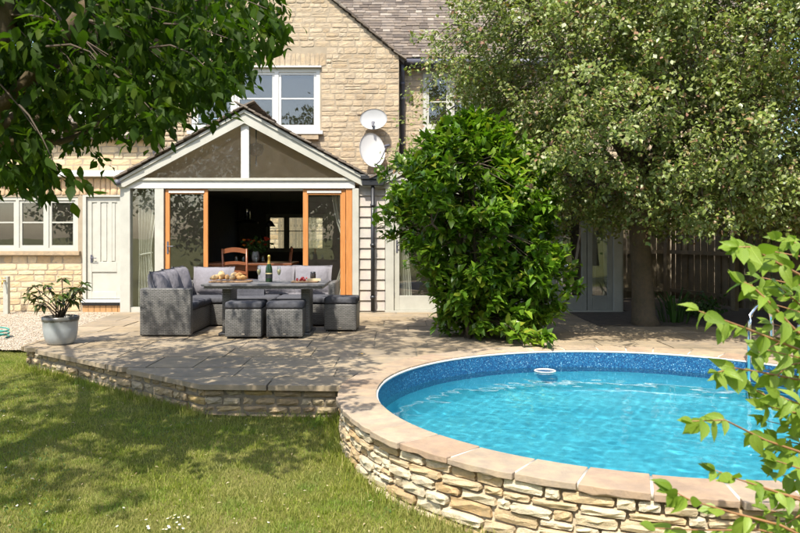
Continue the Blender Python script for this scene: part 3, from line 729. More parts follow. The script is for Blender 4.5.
# plank door with frame, step
dr = MB(); y0 = SD + .03; z0, z1 = sz_(299), sz_(197); x0, x1 = sx_(86.5), sx_(121)
dr.box(DR[0], x0 - .004, SD - .02, SD + .16, -.03, DR[3] + .0).box(x1 + .004, x1 + .06, SD - .02, SD + .16, -.03, DR[3]).box(x0 - .004, x1 + .004, SD - .02, SD + .16, z1 + .004, DR[3])
dr.build('door_frame', 'cream', wing)
d_ = MB().box(x0, x1, y0 + .02, y0 + .06, z0, z1)
for a, b in ((x0, x0 + .09), (x1 - .09, x1)): d_.box(a, b, y0, y0 + .0195, z0, z1)
for k in (1, 2): xm = x0 + (x1 - x0) * k / 3; d_.box(xm - .035, xm + .035, y0, y0 + .0195, sz_(262), z1 - .1)
d_.box(x0 + .09, x1 - .09, y0, y0 + .0195, z1 - .1, z1).box(x0 + .09, x1 - .09, y0, y0 + .0195, sz_(272), sz_(262)).box(x0 + .09, x1 - .09, y0, y0 + .0195, z0, z0 + .14)
dd = d_.build('door', 'cream', wing, bevel=.004)
for k in range(3): a = x0 + .09 + (x1 - x0 - .18) * k / 3; MB().box(a + .04, a + (x1 - x0 - .18) / 3 - .04, y0 + .006, y0 + .0192, sz_(261), z1 - .12).build('panel', 'cream', dd)
hh = MB(); c = Vector((sx_(91), y0 - .01, sz_(258))); hh.box(c.x - .02, c.x + .02, y0 - .008, y0 - .001, c.z - .09, c.z + .06); hh.tube([c, c + Vector((0, -.05, 0)), c + Vector((.11, -.05, 0))], .009, 8); hh.build('handle', 'lead', dd)
MB().box(DR[0], x1 + .06, SD - .1, SD + .15, sz_(302), sz_(299.5)).build('threshold', 'white', wing)
MB().box(DR[0], x1 + .06, SD - .06, SD + .15, sz_(305), sz_(302.2)).build('weather_bar', 'black', wing)
st = MB()
for k in range(7): a = DR[0] + (x1 + .06 - DR[0]) * k / 7; st.box(a + .004, a + (x1 + .06 - DR[0]) / 7 - .004, SD - .03, SD + .15, -.28, sz_(305.3))
st.build('step_board', 'stepwood', wing)

# --- the two garden rooms
G = 12.0; gx = lambda x: (x - 400) * G / F; gz = lambda y: CAMZ - (y - YH) * G / F
RZ0, RIDGE, TANR = 2.17, 3.32, .555
def garden_room(label, XC, lit):  # lit: sun on header and king post put in as whiter paint
    room = thing('garden_room', label, 'garden room', (XC, G, 0))
    half = 2.08; sr = math.atan(TANR); XL, XR = XC - half, XC + half
    L = half / math.cos(sr)
    rt = MB()
    for sg in (-1, 1):
        tiles(rt, (XC + sg * (half + .03), G - .16, RIDGE - TANR * (half + .03) + .03), (0, 1, 0), (-sg * math.cos(sr), 0, math.sin(sr)), HD - G + .12, L, .13, (.15, .3), .022, .03)
    stuff(rt.build('roof_tiles', 'slate', room))
    dk = MB()
    for sg in (-1, 1): dk.bar((XC + sg * half, (G + HD) / 2 + .05, RIDGE - TANR * half - .03), (XC, (G + HD) / 2 + .05, RIDGE - .03), HD - G - .12, .06)
    dk.build('roof_lining', 'brownwall', room)
    for sg in (-1, 1):                                 # barge boards
        w_ = .20
        p = [(XC, RIDGE - .005), (XC + sg * (half + .0), RIDGE - TANR * half - .005), (XC + sg * half, RIDGE - TANR * half - .005 - w_ * .55), (XC + sg * (half - .12), RIDGE - TANR * half - .005 - w_ * .55), (XC, RIDGE - w_ - .03)]
        MB().xz(p if sg < 0 else p[::-1], G - .10 + (.002 if sg > 0 else 0), G - .055).build('barge_board', 'cream', room)
        q = [(XC, RIDGE - .015), (XC + sg * half, RIDGE - TANR * half - .015), (XC + sg * half, RIDGE - TANR * half - .06), (XC, RIDGE - .06)]
        MB().xz(q if sg < 0 else q[::-1], G - .125, G - .102).build('verge_board', 'cream', room)
    zb, zt = gz(188.5), gz(179)
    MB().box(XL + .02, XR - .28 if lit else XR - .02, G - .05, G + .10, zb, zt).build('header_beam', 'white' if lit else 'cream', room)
    MB().box(XL + .3, XR - .3, G - .075, G - .051, zt - .03, zt + .012).build('header_trim', 'cream', room)
    zc = RIDGE - .19
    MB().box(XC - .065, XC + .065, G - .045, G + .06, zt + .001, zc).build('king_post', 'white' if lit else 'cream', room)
    for sg in (-1, 1):
        q = [(XC + sg * .066, zt), (XC + sg * (half - .15), zt), (XC + sg * (half - .15), RIDGE - TANR * (half - .15) - .1), (XC + sg * .066, RIDGE - .15)]
        MB().xz(q if sg > 0 else q[::-1], G + .0, G + .008).build('gable_pane', 'gableglass', room)
    # upper rear wall inside, side walls
    MB().xz([(XL + .05, 2.25), (XR - .05, 2.25), (XR - .05, 2.3), (XC, RIDGE - .05), (XL + .05, 2.3)], HD - .03, HD - .02).build('inner_gable', 'brownwall', room)
    return room, XL, XR
gr1, XL, XR = garden_room('left cream gabled garden room with orange wooden folding doors standing open', -2.54, True)
Zb = gz(188.5)
for a, b in ((121, 131), (155.5, 164.5), (352.5, 359)): MB().box(gx(a), gx(b), G - .045, G + .09, 0, Zb - .001).build('post', 'cream', gr1, bevel=.005)
MB().box(XL, XL + .06, G + .1, HD, 0, RZ0).build('side_wall', 'cream', gr1)
MB().box(gx(131), gx(155.5), G - .02, G + .08, 0, .08).build('sidelight_sill', 'cream', gr1)
MB().box(gx(131), gx(155.5), G + .02, G + .026, .08, Zb).build('sidelight_pane', 'glass', gr1)
def door_leaf(parent, x0, x1, z0, z1, y, m, fw=.09, bottom=.16, handle=None, vent=False, name='door'):
    d = MB().box(x0, x0 + fw, y, y + .05, z0, z1).box(x1 - fw, x1, y, y + .05, z0, z1).box(x0 + fw, x1 - fw, y + .002, y + .048, z1 - fw * 1.1, z1).box(x0 + fw, x1 - fw, y + .002, y + .048, z0, z0 + bottom)
    o = d.build(name, m, parent, bevel=.004)
    MB().box(x0 + fw - .005, x1 - fw + .005, y + .02, y + .028, z0 + bottom - .005, z1 - fw * 1.1 + .005).build('pane', 'glass', o)
    if handle:
        h = MB(); hxp = handle; h.box(hxp - .014, hxp + .014, y - .008, y - .0005, z0 + .95, z0 + 1.15); h.tube([(hxp, y, z0 + 1.07), (hxp, y - .05, z0 + 1.07), (hxp + .1, y - .05, z0 + 1.07)], .009, 8); h.build('handle', 'lead', o)
    if vent: MB().box(x0 + fw * .8, x1 - fw * .8, y - .012, y - .0005, z1 - .062, z1 - .022).build('vent', 'white', o)
    return o
door_leaf(gr1, gx(165.5), gx(208), .01, Zb - .012, G - .01, 'oak', .072, .16, gx(168), True)
door_leaf(gr1, gx(303), gx(345.5), .01, Zb - .012, G - .01, 'oak', .085, .16, None, True)
MB().box(gx(346), gx(352.3), G - .03, G + .09, .01, Zb - .002).build('door_post', 'oak', gr1, bevel=.004)
MB().box(gx(208), gx(303), G + .0, G + .08, Zb - .035, Zb - .001).build('door_head', 'cream', gr1)
# weatherboards, hopper and downpipe between the rooms
wb0, wb1 = gx(359.2), gx(385)
z = 0.02; k = 0
bh = .172
while z < 1.98:
    m4 = Matrix.Translation((0, G + .015, z)) @ Matrix.Rotation(R(-8), 4, 'X')
    MB().box(wb0 + .002, wb1 - .002, -.009, .009, 0, bh + .02, m4).build('weatherboard', 'boards', gr1); z += bh
MB().box(wb0, wb1, G + .06, G + .16, 0, 2.2).build('board_backing', 'dark', gr1)
hp = MB().box(gx(361), gx(386), G - .16, G + .0, gz(180), gz(175.5)).box(gx(362.5), gx(384.5), G - .14, G - .0, gz(186), gz(180.2)); hp.build('hopper', 'black', gr1, bevel=.008)
px_ = gx(373); MB().tube([(px_, G - .08, gz(185)), (px_, G - .08, .02)], .034, 10).build('downpipe', 'black', gr1, True)
for z in (.25, 1.1, 1.75): MB().tube([(px_, G - .08, z - .025), (px_, G - .08, z + .025)], .043, 10).build('pipe_collar', 'black', gr1, True)
MB().tube([(XL + .02, G - .16, RZ0 - .05), (XL + .02, HD, RZ0 - .05)], .05, 10).build('gutter', 'lead', gr1, True)

gr2, XL2, XR2 = garden_room('right gabled garden room with cream glazed doors mostly behind the laurel bush', 1.62, False)
for a, b in ((-.24, -.10), (1.56, 1.68), (3.50, 3.64)): MB().box(a, b, G - .045, G + .09, 0, Zb - .001).build('post', 'cream', gr2, bevel=.005)
for x0, x1 in ((-.095, .72), (.73, 1.555), (1.685, 2.58), (2.59, 3.07), (3.08, 3.495)):
    door_leaf(gr2, x0, x1, .03, Zb - .012, G - .005, 'cream' if x0 < 1 else 'shade_olive', .085, .24, (x0 + .045 if x0 < 0 else None))  # right-hand leaves get the shade-darkened colour in place of cream
MB().box(XR2 - .06, XR2, G + .1, HD, 0, RZ0).build('side_wall', 'cream', gr2)
MB().box(-.245, 3.64, G - .06, G + .1, .0, .028).build('door_sill', 'cream', gr2)
# hinges on the left door
for z in (.3, 1.0, 1.7): MB().tube([(-.098, G - .02, z - .04), (-.098, G - .02, z + .04)], .008, 6).build('hinge', 'lead', gr2)

# --- satellite dishes
M['dishwhite'] = plain('dish_white', (.50, .49, .47), .45, .03); M['dishgrey'] = plain('dish_grey', (.36, .36, .35), .5, .05)
def dish(label, c, a, b, m, rx, rz, depth, arm):
    c = Vector(c); root = thing('satellite_dish', label, 'satellite dish', c)
    rot = Matrix.Translation(c) @ Matrix.Rotation(rz, 4, 'Z') @ Matrix.Rotation(rx, 4, 'X')
    rings, n = 7, 32; mb = MB()
    for off_ in (0, .012):
        base_ = len(mb.v)
        for i in range(rings + 1):
            q = i / rings
            for j in range(n):
                t = 2 * math.pi * j / n; mb.v.append(tuple(rot @ Vector((a * q * math.cos(t), depth * (1 - q * q) + off_, b * q * math.sin(t)))))
        for i in range(rings):
            for j in range(n):
                f = [base_ + i * n + j, base_ + i * n + (j + 1) % n, base_ + (i + 1) * n + (j + 1) % n, base_ + (i + 1) * n + j]; mb.f.append(f if off_ else f[::-1])
    k = (rings + 1) * n
    for j in range(n): mb.f.append([rings * n + j, rings * n + (j + 1) % n, k + rings * n + (j + 1) % n, k + rings * n + j])
    mb.build('reflector', m, root, True)
    ar = MB(); tip = rot @ Vector((arm[0], -arm[1], arm[2]))
    ar.tube([rot @ Vector((0, depth, -b * .95)), rot @ Vector((arm[0] * .4, -arm[1] * .5, -b * .8)), tip], .012, 8); ar.build('feed_arm', 'lead', root)
    ln = MB(); dv = (c - tip).normalized(); ln.tube([tip - dv * .06, tip + dv * .05], [.022, .032], 10); ln.build('feed_horn', 'lead', root)
    br = MB(); br.tube([rot @ Vector((0, depth + .02, 0)), (c.x, HD - .05, c.z - .04), (c.x, HD + .02, c.z - .12)], .018, 8); br.build('wall_bracket', 'lead', root)
dish('round white satellite dish with feed arm, lower of the two on the gable wall', (hx(372.5, 14), 13.98, hz(150, 14)), .262, .345, 'dishwhite', R(-14), R(24), .06, (.18, .30, -.02))
dish('wide grey oval satellite dish above the white one on the gable wall', (hx(373.5, 14.05), 14.05, hz(119, 14.05)), .265, .205, 'dishgrey', R(-8), R(-6), .03, (.0, .06, -.12))
MB().box(-.50, -.42, G + .17, HD, 0, 2.2).build('added_partition', 'brownwall', gr1)  # unseen partition, added to keep the left room dark

# ================================================================== INTERIOR
def fabric(name, c, var=.15, rough=.9, scale=4):
    m = plain(name, c, rough, var, nscale=scale, spec=.15); t = m.node_tree; bump(t, t.nodes['Principled BSDF'], noise(t, 9, 3, .5, 'pos', (1, 1, .6)), .6, .05); return m
M['curtain'] = fabric('curtain_linen', (.56, .53, .46))
def curtain(label, x0, x1, y, z1, tie=1.05, pinch=.4, lean=0, group=None):
    n, k = 60, 24; v = []; f = []; rg = random.Random(int(x0 * 100))
    ph = [rg.uniform(0, 6) for _ in range(3)]
    for i in range(k + 1):
        z = z1 * (1 - i / k) + .03; q = (z - tie) / .55; w_ = 1 - pinch * math.exp(-q * q)
        for j in range(n + 1):
            u = j / n; x = x0 + (x1 - x0) * (.5 + (u - .5) * w_) + lean * math.exp(-q * q)
            v.append((x, y + .045 * math.sin(u * 33 + ph[0] + .4 * math.sin(z * 2)) + .02 * math.sin(u * 71 + ph[1]), z))
    for i in range(k):
        for j in range(n): a = i * (n + 1) + j; f.append([a, a + n + 1, a + n + 2, a + 1])
    root = thing('curtain', label, 'curtain', ((x0 + x1) / 2, y, 0), 0, group)
    o = MB().add(v, f).build('drape', 'curtain', root, True); sm = o.modifiers.new('t', 'SOLIDIFY'); sm.thickness = .004
    MB().tube([((x0 + x1) / 2 + lean - (x1 - x0) * .5 * (1 - pinch) - .01, y, tie - .02), ((x0 + x1) / 2 + lean, y - .075, tie), ((x0 + x1) / 2 + lean + (x1 - x0) * .5 * (1 - pinch) + .01, y, tie + .02)], .014, 6).build('tie_back', 'curtain', root)
    return root
curtain('pale linen curtain in the narrow side window left of the left orange door', gx(134), gx(153), G + .22, 2.0, .95, .35, -.04)
curtain('pale tied curtain just inside the right orange door', gx(330), gx(351), G + .28, 2.0, 1.0, .45, .12)
curtain('pale tied curtain behind the cream door beside the downpipe', gx(398), gx(412), G + .2, 1.98, 1.15, .35, -.03)
curtain('pale short curtain in the shaded far right garden room door', gx(598), gx(607), G + .2, 1.98, 1.2, .3, 0)

def ladder_chair(label, loc, rz):
    t = thing('dining_chair', label, 'chair', (0, 0, 0)); m = 'mahog'
    for sx in (-.2, .2):
        MB().tube([(sx, .2, 0), (sx, .19, .45), (sx * 1.05, .25, 1.02)], [.018, .022, .017], 8).build('leg', m, t, True)
        MB().tube([(sx, -.2, 0), (sx, -.2, .44)], [.016, .022], 8).build('leg', m, t, True)
    link('seat', rbox_mesh('seat', .46, .45, .04, .012, m), t, Matrix.Translation((0, 0, .44)))
    for z, hgt in ((.60, .05), (.76, .05), (.97, .08)):
        mb = MB(); n = 8
        for i in range(n):
            a, b = -.2 + .4 * i / n, -.2 + .4 * (i + 1) / n; za, zb_ = z + hgt * .4 * math.cos(a * 7.8), z + hgt * .4 * math.cos(b * 7.8); y = .21 + (z - .45) * .07
            mb.add([(a, y - .01, za - hgt / 2), (b, y - .01, zb_ - hgt / 2), (b, y - .01, zb_ + hgt / 2), (a, y - .01, za + hgt / 2), (a, y + .01, za - hgt / 2), (b, y + .01, zb_ - hgt / 2), (b, y + .01, zb_ + hgt / 2), (a, y + .01, za + hgt / 2)],
                   [(0, 1, 2, 3), (5, 4, 7, 6), (3, 2, 6, 7), (1, 0, 4, 5), (0, 3, 7, 4), (2, 1, 5, 6)])
        mb.build('back_slat', m, t)
    MB().bar((-.2, -.2, .2), (.2, -.2, .2), .02, .02).bar((-.2, .2, .22), (.2, .2, .22), .02, .02).build('stretcher', m, t)
    t.location = loc; t.rotation_euler.z = rz; return t
c = at(240, 262, 12.9); ladder_chair('red-brown ladder back dining chair facing the table inside the open doors', (c.x, 12.75, .013), R(178))
c = at(272, 262, 13.6); ladder_chair('shadowed ladder back dining chair at the far right of the inner table', (c.x + .1, 13.7, .013), R(-78))
tb = thing('dining_table', 'polished red-brown wooden dining table inside the open doors', 'table', (-2.75, 13.6, .013))
MB().box(-3.55, -1.95, 13.15, 14.1, .72, .76).build('table_top', 'mahog', tb, bevel=.006); MB().box(-3.45, -2.05, 13.25, 14.0, .62, .719).build('apron', 'mahog', tb)
for x in (-3.45, -2.05):
    for y in (13.25, 14.0): MB().tube([(x, y, .013), (x, y, .3), (x, y, .719)], [.025, .04, .035], 8).build('leg', 'mahog', tb, True)
M['tumbler'] = glass_mat('tumbler_glass', 1.8)
for i, (x, y) in enumerate(((-2.98, 13.3), (-2.88, 13.42), (-2.62, 13.3), (-2.52, 13.42))):
    tag(MB().lathe([(.001, 0), (.032, 0), (.036, .05), (.04, .13), (.037, .13), (.033, .05), (.029, .008), (.001, .008)], 16, (x, y, .7605)).build('tumbler', 'tumbler', None, True), 'clear glass tumbler standing on the inner wooden dining table', 'glass', 'tumblers on the dining table')
vz = thing('flower_vase', 'vase of red and orange flowers on the inner dining table', 'flowers', (-2.72, 13.75, .761))
MB().lathe([(.001, 0), (.05, 0), (.075, .08), (.06, .17), (.045, .2), (.04, .2), (.055, .165), (.068, .08), (.045, .01), (.001, .01)], 18, (-2.72, 13.75, .761)).build('vase', 'dishgrey', vz, True)
M['petal_red'] = plain('petal_red', (.55, .05, .02), .7, .3, nscale=30); M['petal_orange'] = plain('petal_orange', (.62, .20, .02), .7, .3, nscale=30)
rg = random.Random(5)
for i in range(13):
    a, r_ = rg.uniform(0, 6.28), rg.uniform(.05, .30); p = Vector((-2.72 + r_ * math.cos(a) * 1.15, 13.75 + r_ * .6 * math.sin(a), 1.17 + rg.uniform(-.06, .07) - r_ * .25))
    fl = MB()
    for k in range(9):
        t = k * 2.4; d = Vector((math.cos(t), math.sin(t), .5 + .1 * k)).normalized(); e = d.cross(Vector((0, 0, 1))).normalized()
        fl.add([p, p + d * .04 + e * .022, p + d * .06, p + d * .04 - e * .022], [(0, 1, 2, 3)])
    fl.build('flower', 'petal_red' if i % 3 else 'petal_orange', vz)
    MB().tube([(-2.72, 13.75, .95), tuple(p)], .004, 5).build('stem', 'hedgeleaf', vz)
n = 90; pos = np.array([-2.72, 13.75, 1.08]) + np.random.normal(size=(n, 3)) * (.15, .1, .07); stuff(link('greenery', tri_mesh('greenery', *leaf_cloud(pos, basis(unit(n), unit(n)), np.full(n, .09), 'mid'), 'hedgeleaf'), vz))
# cooker hood and pendant lamps
c = at(247, 215, 19.5); hd = thing('cooker_hood', 'steel cooker hood chimney hanging at the back of the dark kitchen', 'cooker hood', (c.x, 19.5, 2.25))
MB().tube([(c.x, 19.5, 2.25), (c.x, 19.5, 1.65)], .085, 16).build('chimney', 'chrome', hd, True); MB().lathe([(.3, 0), (.3, .05), (.1, .12)], 20, (c.x, 19.5, 1.58)).build('canopy', 'black', hd, True)
c = at(270, 226, 17); pd = thing('pendant_lamp', 'small dark pendant lamp hanging near the kitchen window', 'lamp', (c.x, 17, 2.25))
MB().tube([(c.x, 17, 2.25), (c.x, 17, 1.6)], .008, 6).build('cord', 'black', pd); MB().lathe([(.02, .14), (.05, .12), (.13, 0), (.125, 0), (.045, .11), (.015, .13)], 20, (c.x, 17, 1.47)).build('lamp_shade', 'black', pd, True)
c = at(255, 150, 12.9); pd = thing('hanging_lantern', 'wicker lantern on a cord behind the upper gable glass', 'lamp', (c.x, 12.9, 3.1))
MB().tube([(c.x + .02, 12.9, 3.2), (c.x + .02, 12.9, 2.5)], .012, 6).build('cord', 'black', pd); 
M['wicker'] = plain('wicker', (.16, .10, .06), .9, .4, nscale=40, bstr=1); MB().lathe([(.03, .12), (.11, .08), (.14, .0), (.10, -.09), (.03, -.12)], 14, (c.x + .02, 12.9, 2.78)).build('lamp_shade', 'wicker', pd, True)
# what the rear kitchen window looks out on
yw = thing('yard_wall', 'pale sunlit stone yard wall seen through the rear kitchen window', 'wall', (-4, 30, 0))
MB().box(-14, 8, 30, 30.3, -.3, 3.4).build('core', 'house_mortar', yw)
place_stones([(u0, u1, z0, z1) for z0, z1 in courses(0, 2.6, .16, .24) for u0, u1 in fill(-7, -1, .3, .6)], lambda u, z: (Vector((u, 30, z)), 0), vs_w, yw, 200, lambda r: r[0], .012, .1, .012)
yg = thing('yard_gate', 'brown slatted wooden gate seen through the rear kitchen window', 'gate', (-4, 28.5, 0))
for k in range(12): MB().box(-4.75 + k * .125, -4.64 + k * .125, 28.5, 28.53, .1, 2.0).build('board', 'fencewood', yg)
MB().box(-4.78, -3.22, 28.531, 28.58, .5, .6).box(-4.78, -3.22, 28.531, 28.58, 1.6, 1.7).build('rail', 'fencewood', yg)

# ================================================================== TERRACE FURNITURE
def rattan_material(name, c1, c2):
    m, t, p = nodes(name); g = N(t, 'ShaderNodeTexCoord'); s = N(t, 'ShaderNodeSeparateXYZ'); t.links.new(g.outputs['Object'], s.inputs[0])
    ad = N(t, 'ShaderNodeMath', operation='ADD'); t.links.new(s.outputs[0], ad.inputs[0]); t.links.new(s.outputs[1], ad.inputs[1])
    cb = N(t, 'ShaderNodeCombineXYZ'); t.links.new(ad.outputs[0], cb.inputs[0]); t.links.new(s.outputs[2], cb.inputs[1])
    b = N(t, 'ShaderNodeTexBrick'); t.links.new(cb.outputs[0], b.inputs['Vector']); b.inputs['Scale'].default_value = 1; b.offset = .5
    b.inputs['Brick Width'].default_value = .046; b.inputs['Row Height'].default_value = .017; b.inputs['Mortar Size'].default_value = .0022; b.inputs['Mortar Smooth'].default_value = .6
    b.inputs['Color1'].default_value = (*c1, 1); b.inputs['Color2'].default_value = (*c2, 1); b.inputs['Mortar'].default_value = (c1[0] * .2, c1[1] * .2, c1[2] * .2, 1)
    t.links.new(b.outputs['Color'], p.inputs['Base Color']); p.inputs['Roughness'].default_value = .45
    iv = N(t, 'ShaderNodeMath', operation='SUBTRACT', i_0=1.0); t.links.new(b.outputs['Fac'], iv.inputs[1]); bump(t, p, iv.outputs[0], .9, .006); return m
M['rattan'] = rattan_material('grey_rattan', (.125, .12, .108), (.185, .175, .158))
M['cushion'] = fabric('grey_cushion', (.20, .188, .20), .08, .9, 3); M['darkcushion'] = fabric('charcoal_cushion', (.055, .055, .062), .15); M['seatcushion'] = fabric('seat_cushion', (.075, .075, .082), .12)
M['tabletop'] = plain('grey_slat_top', (.15, .145, .14), .5, .2, nscale=10, bstr=.1)
sf = thing('corner_sofa', 'grey rattan corner sofa with plump grey back cushions', 'sofa', (-3.2, 9.1, 0))
def rb(name, x0, x1, y0, y1, z0, z1, r, m, par, rot=0):
    me = rbox_mesh(name, x1 - x0, y1 - y0, z1 - z0, r, m); return link(name, me, par, Matrix.Translation(((x0 + x1) / 2, (y0 + y1) / 2, z0)) @ Matrix.Rotation(rot, 4, 'Z'))
SX0, SX1, SY0, SY1 = -3.22, -.90, 9.03, 10.78
rb('arm', SX0, SX0 + .63, SY0, SY0 + .10, .02, .60, .012, 'rattan', sf)
rb('side_back', SX0, SX0 + .09, SY0 + .102, SY1, .02, .60, .012, 'rattan', sf)
rb('side_base', SX0 + .092, SX0 + .60, SY0 + .102, SY1 - .70, .02, .31, .012, 'rattan', sf)
rb('rear_back', SX0 + .092, SX1, SY1 - .09, SY1, .02, .60, .012, 'rattan', sf)
rb('rear_base', SX0 + .092, SX1 - .092, SY1 - .695, SY1 - .092, .02, .31, .012, 'rattan', sf)
rb('arm', SX1 - .09, SX1, SY1 - .70, SY1 - .092, .02, .60, .012, 'rattan', sf)
for x, y in ((SX0 + .04, SY0 + .04), (SX0 + .59, SY0 + .04), (SX1 - .04, SY1 - .66), (SX0 + .04, SY1 - .04), (SX1 - .04, SY1 - .04)): MB().tube([(x, y, 0), (x, y, .03)], .02, 8).build('foot', 'black', sf)
rb('seat_cushion', SX0 + .10, SX0 + .63, SY0 + .105, SY1 - .72, .313, .41, .035, 'seatcushion', sf)
for k in range(3): x0 = SX0 + .10 + k * .705; rb('seat_cushion', x0, x0 + .70, SY1 - .715, SY1 - .10, .313, .41, .035, 'seatcushion', sf)
def pillow(x, y, z, wd, ht, th, rz, rx, m, par, seed, name='back_cushion', ry=0):
    me = pillow_mesh(name, wd, ht, th, m, 12, seed); return link(name, me, par, Matrix.Translation((x, y, z)) @ Matrix.Rotation(rz, 4, 'Z') @ Matrix.Rotation(rx, 4, 'X') @ Matrix.Rotation(ry, 4, 'Y'))
for i, (y, dz) in enumerate(((9.36, 0), (9.82, .01), (10.27, .02))): pillow(SX0 + .21, y, .385 + dz, .50, .44, .22, R(90), R(-16), 'cushion', sf, i)
pillow(-2.70, 10.48, .39, .62, .43, .22, R(-6), R(-13), 'cushion', sf, 11)
for i, x in enumerate((-1.80, -1.26)): pillow(x, 10.55, .40, .55, .44, .21, 0, R(-14), 'cushion', sf, 21 + i)
lc = pillow(-2.22, 10.30, .405, .60, .42, .15, R(4), R(-62), 'darkcushion', None, 31, 'loose_cushion'); tag(lc, 'flat dark grey loose cushion lying on the sofa seat behind the table', 'cushion')
# table
tbl = thing('garden_table', 'grey slatted garden table with two wide pedestal legs before the sofa', 'table', (-1.85, 9.35, 0))
TZ = .655
for k in range(9): y = 8.98 + k * .092; MB().box(-2.45, -.93, y, y + .086, TZ - .025, TZ).build('slat', 'tabletop', tbl, bevel=.003)
MB().box(-2.42, -.96, 9.0, 9.80, TZ - .06, TZ - .027).build('apron', 'rattan', tbl)
for x in (-2.20, -1.20): rb('leg', x - .055, x + .055, 9.25, 9.62, .02, TZ - .062, .01, 'rattan', tbl); rb('foot', x - .08, x + .08, 9.15, 9.72, 0, .035, .01, 'rattan', tbl)
def ottoman(label, x, y, w_=.44, rz=0):
    t = thing('ottoman', label, 'footstool', (0, 0, 0), 0, 'rattan footstools')
    rb('base', -w_ / 2, w_ / 2, -w_ / 2, w_ / 2, .025, .36, .012, 'rattan', t); rb('cushion', -w_ / 2 - .004, w_ / 2 + .004, -w_ / 2 - .004, w_ / 2 + .004, .362, .452, .03, 'seatcushion', t)
    for sx in (-1, 1):
        for sy in (-1, 1): MB().tube([(sx * w_ * .42, sy * w_ * .42, 0), (sx * w_ * .42, sy * w_ * .42, .03)], .018, 8).build('foot', 'black', t)
    MB().box(-.018, .018, -w_ / 2 - .004, -w_ / 2 + .001, .05, .068).build('badge', 'chrome', t)
    t.location = (x, y, 0); t.rotation_euler.z = rz
c = at(243, 339, 8.86); ottoman('square grey rattan footstool, left of the two before the table', c.x, 8.86 + .22)
c = at(284, 339, 8.86); ottoman('square grey rattan footstool, right of the two before the table', c.x, 8.86 + .22, .44, R(1.5))
c = at(341, 332, 9.5); ottoman('square grey rattan footstool standing alone beyond the right end of the table', c.x, 9.5 + .21, .42, R(-3))
# food and drink
M['board'] = wood('serving_board_wood', (.36, .20, .09), (.48, .29, .14), (2, 30, 30)); M['bread'] = plain('bread_crust', (.50, .27, .09), .8, .35, nscale=30, bstr=.5); M['bread2'] = plain('pale_bread', (.62, .42, .2), .8, .3, nscale=30, bstr=.5)
bd = thing('serving_board', 'long wooden board of pastries and bread at the left of the table', 'serving board', (-2.18, 9.42, TZ)); 
link('board', rbox_mesh('board', .52, .24, .018, .006, 'board'), bd, Matrix.Translation((-2.18, 9.42, TZ)))
rg = random.Random(9)
for i in range(11):
    x = -2.38 + .38 * (i % 6) / 5 + rg.uniform(-.02, .02); y = 9.36 + .11 * (i // 6) + rg.uniform(-.01, .01); cr = MB(); a = rg.uniform(0, 3)
    pth = [Vector((x + .055 * math.cos(a) * q, y + .055 * math.sin(a) * q, TZ + .045 + (.03 if i > 8 else 0) + .02 * (1 - q * q))) for q in (-1, -.6, 0, .6, 1)]
    cr.tube(pth, [.008, .024, .034, .024, .008], 8).build('pastry', 'bread' if i % 3 else 'bread2', bd, True)
pz = MB(); pz.lathe([(.001, 0), (.05, 0), (.045, .05), (.02, .085), (.001, .09)], 14, (-2.30, 9.40, TZ + .06)).build('loaf', 'bread2', bd, True)
M['bottleglass'] = plain('bottle_green', (.012, .035, .012), .08, .1); M['foil'] = plain('gold_foil', (.62, .40, .10), .35, .1, .8); M['paperlabel'] = plain('dark_label', (.02, .02, .022), .5, .1); M['cream_label'] = plain('cream_label', (.6, .5, .25), .5, .1)
bx_, by_ = at(269, 282, 9.45).x, 9.45
bt = thing('champagne_bottle', 'dark green sparkling wine bottle with gold foil neck on the table', 'bottle', (bx_, by_, TZ))
MB().lathe([(.001, 0), (.043, 0), (.045, .01), (.045, .15), (.040, .19), (.022, .235), (.0155, .27)], 24, (bx_, by_, TZ)).build('body', 'bottleglass', bt, True)
MB().lathe([(.023, .233), (.0165, .27), (.0155, .315), (.0185, .318), (.0185, .335), (.015, .348), (.001, .35)], 20, (bx_, by_, TZ)).build('foil', 'foil', bt, True)
MB().lathe([(.0456, .05), (.0456, .125)], 24, (bx_, by_, TZ)).build('bottle_label', 'paperlabel', bt, True); MB().lathe([(.0459, .105), (.0459, .118)], 24, (bx_, by_, TZ)).build('label_band', 'cream_label', bt, True)
M['wine'] = plain('pale_wine', (.62, .5, .25), .1, .05)
for x, lab in ((259, 'champagne flute standing left of the green bottle'), (279, 'champagne flute standing right of the green bottle')):
    fx = at(x, 282, 9.4).x; fl = thing('champagne_flute', lab, 'glass', (fx, 9.4, TZ), 0, 'champagne flutes')
    MB().lathe([(.001, .002), (.033, .002), (.033, .004), (.005, .008), (.004, .08), (.018, .10), (.026, .14), (.022, .205), (.0205, .205), (.0245, .14), (.016, .105), (.001, .085)], 18, (fx, 9.4, TZ)).build('bowl', 'tumbler', fl, True)
    MB().lathe([(.001, .09), (.015, .106), (.0235, .14), (.0225, .165), (.001, .165)], 18, (fx, 9.4, TZ)).build('drink', 'wine', fl, True)
cb_ = thing('charcuterie_board', 'wooden board with red fruit and cheese at the right of the table', 'serving board', (-1.22, 9.4, TZ))
link('board', rbox_mesh('board', .34, .22, .018, .006, 'board'), cb_, Matrix.Translation((-1.22, 9.4, TZ)))
M['cheese'] = plain('cheese', (.66, .56, .36), .6, .1); M['berry'] = plain('red_berry', (.40, .03, .03), .3, .3, nscale=40)
for i in range(16):
    x, y = -1.34 + rg.uniform(0, .13), 9.33 + rg.uniform(0, .12); r_ = rg.uniform(.011, .019)
    MB().lathe([(.001, -r_), (r_ * .7, -r_ * .7), (r_, 0), (r_ * .7, r_ * .7), (.001, r_)], 8, (x, y, TZ + .019 + r_ + (.02 if i > 10 else 0))).build('berry', 'berry', cb_, True)
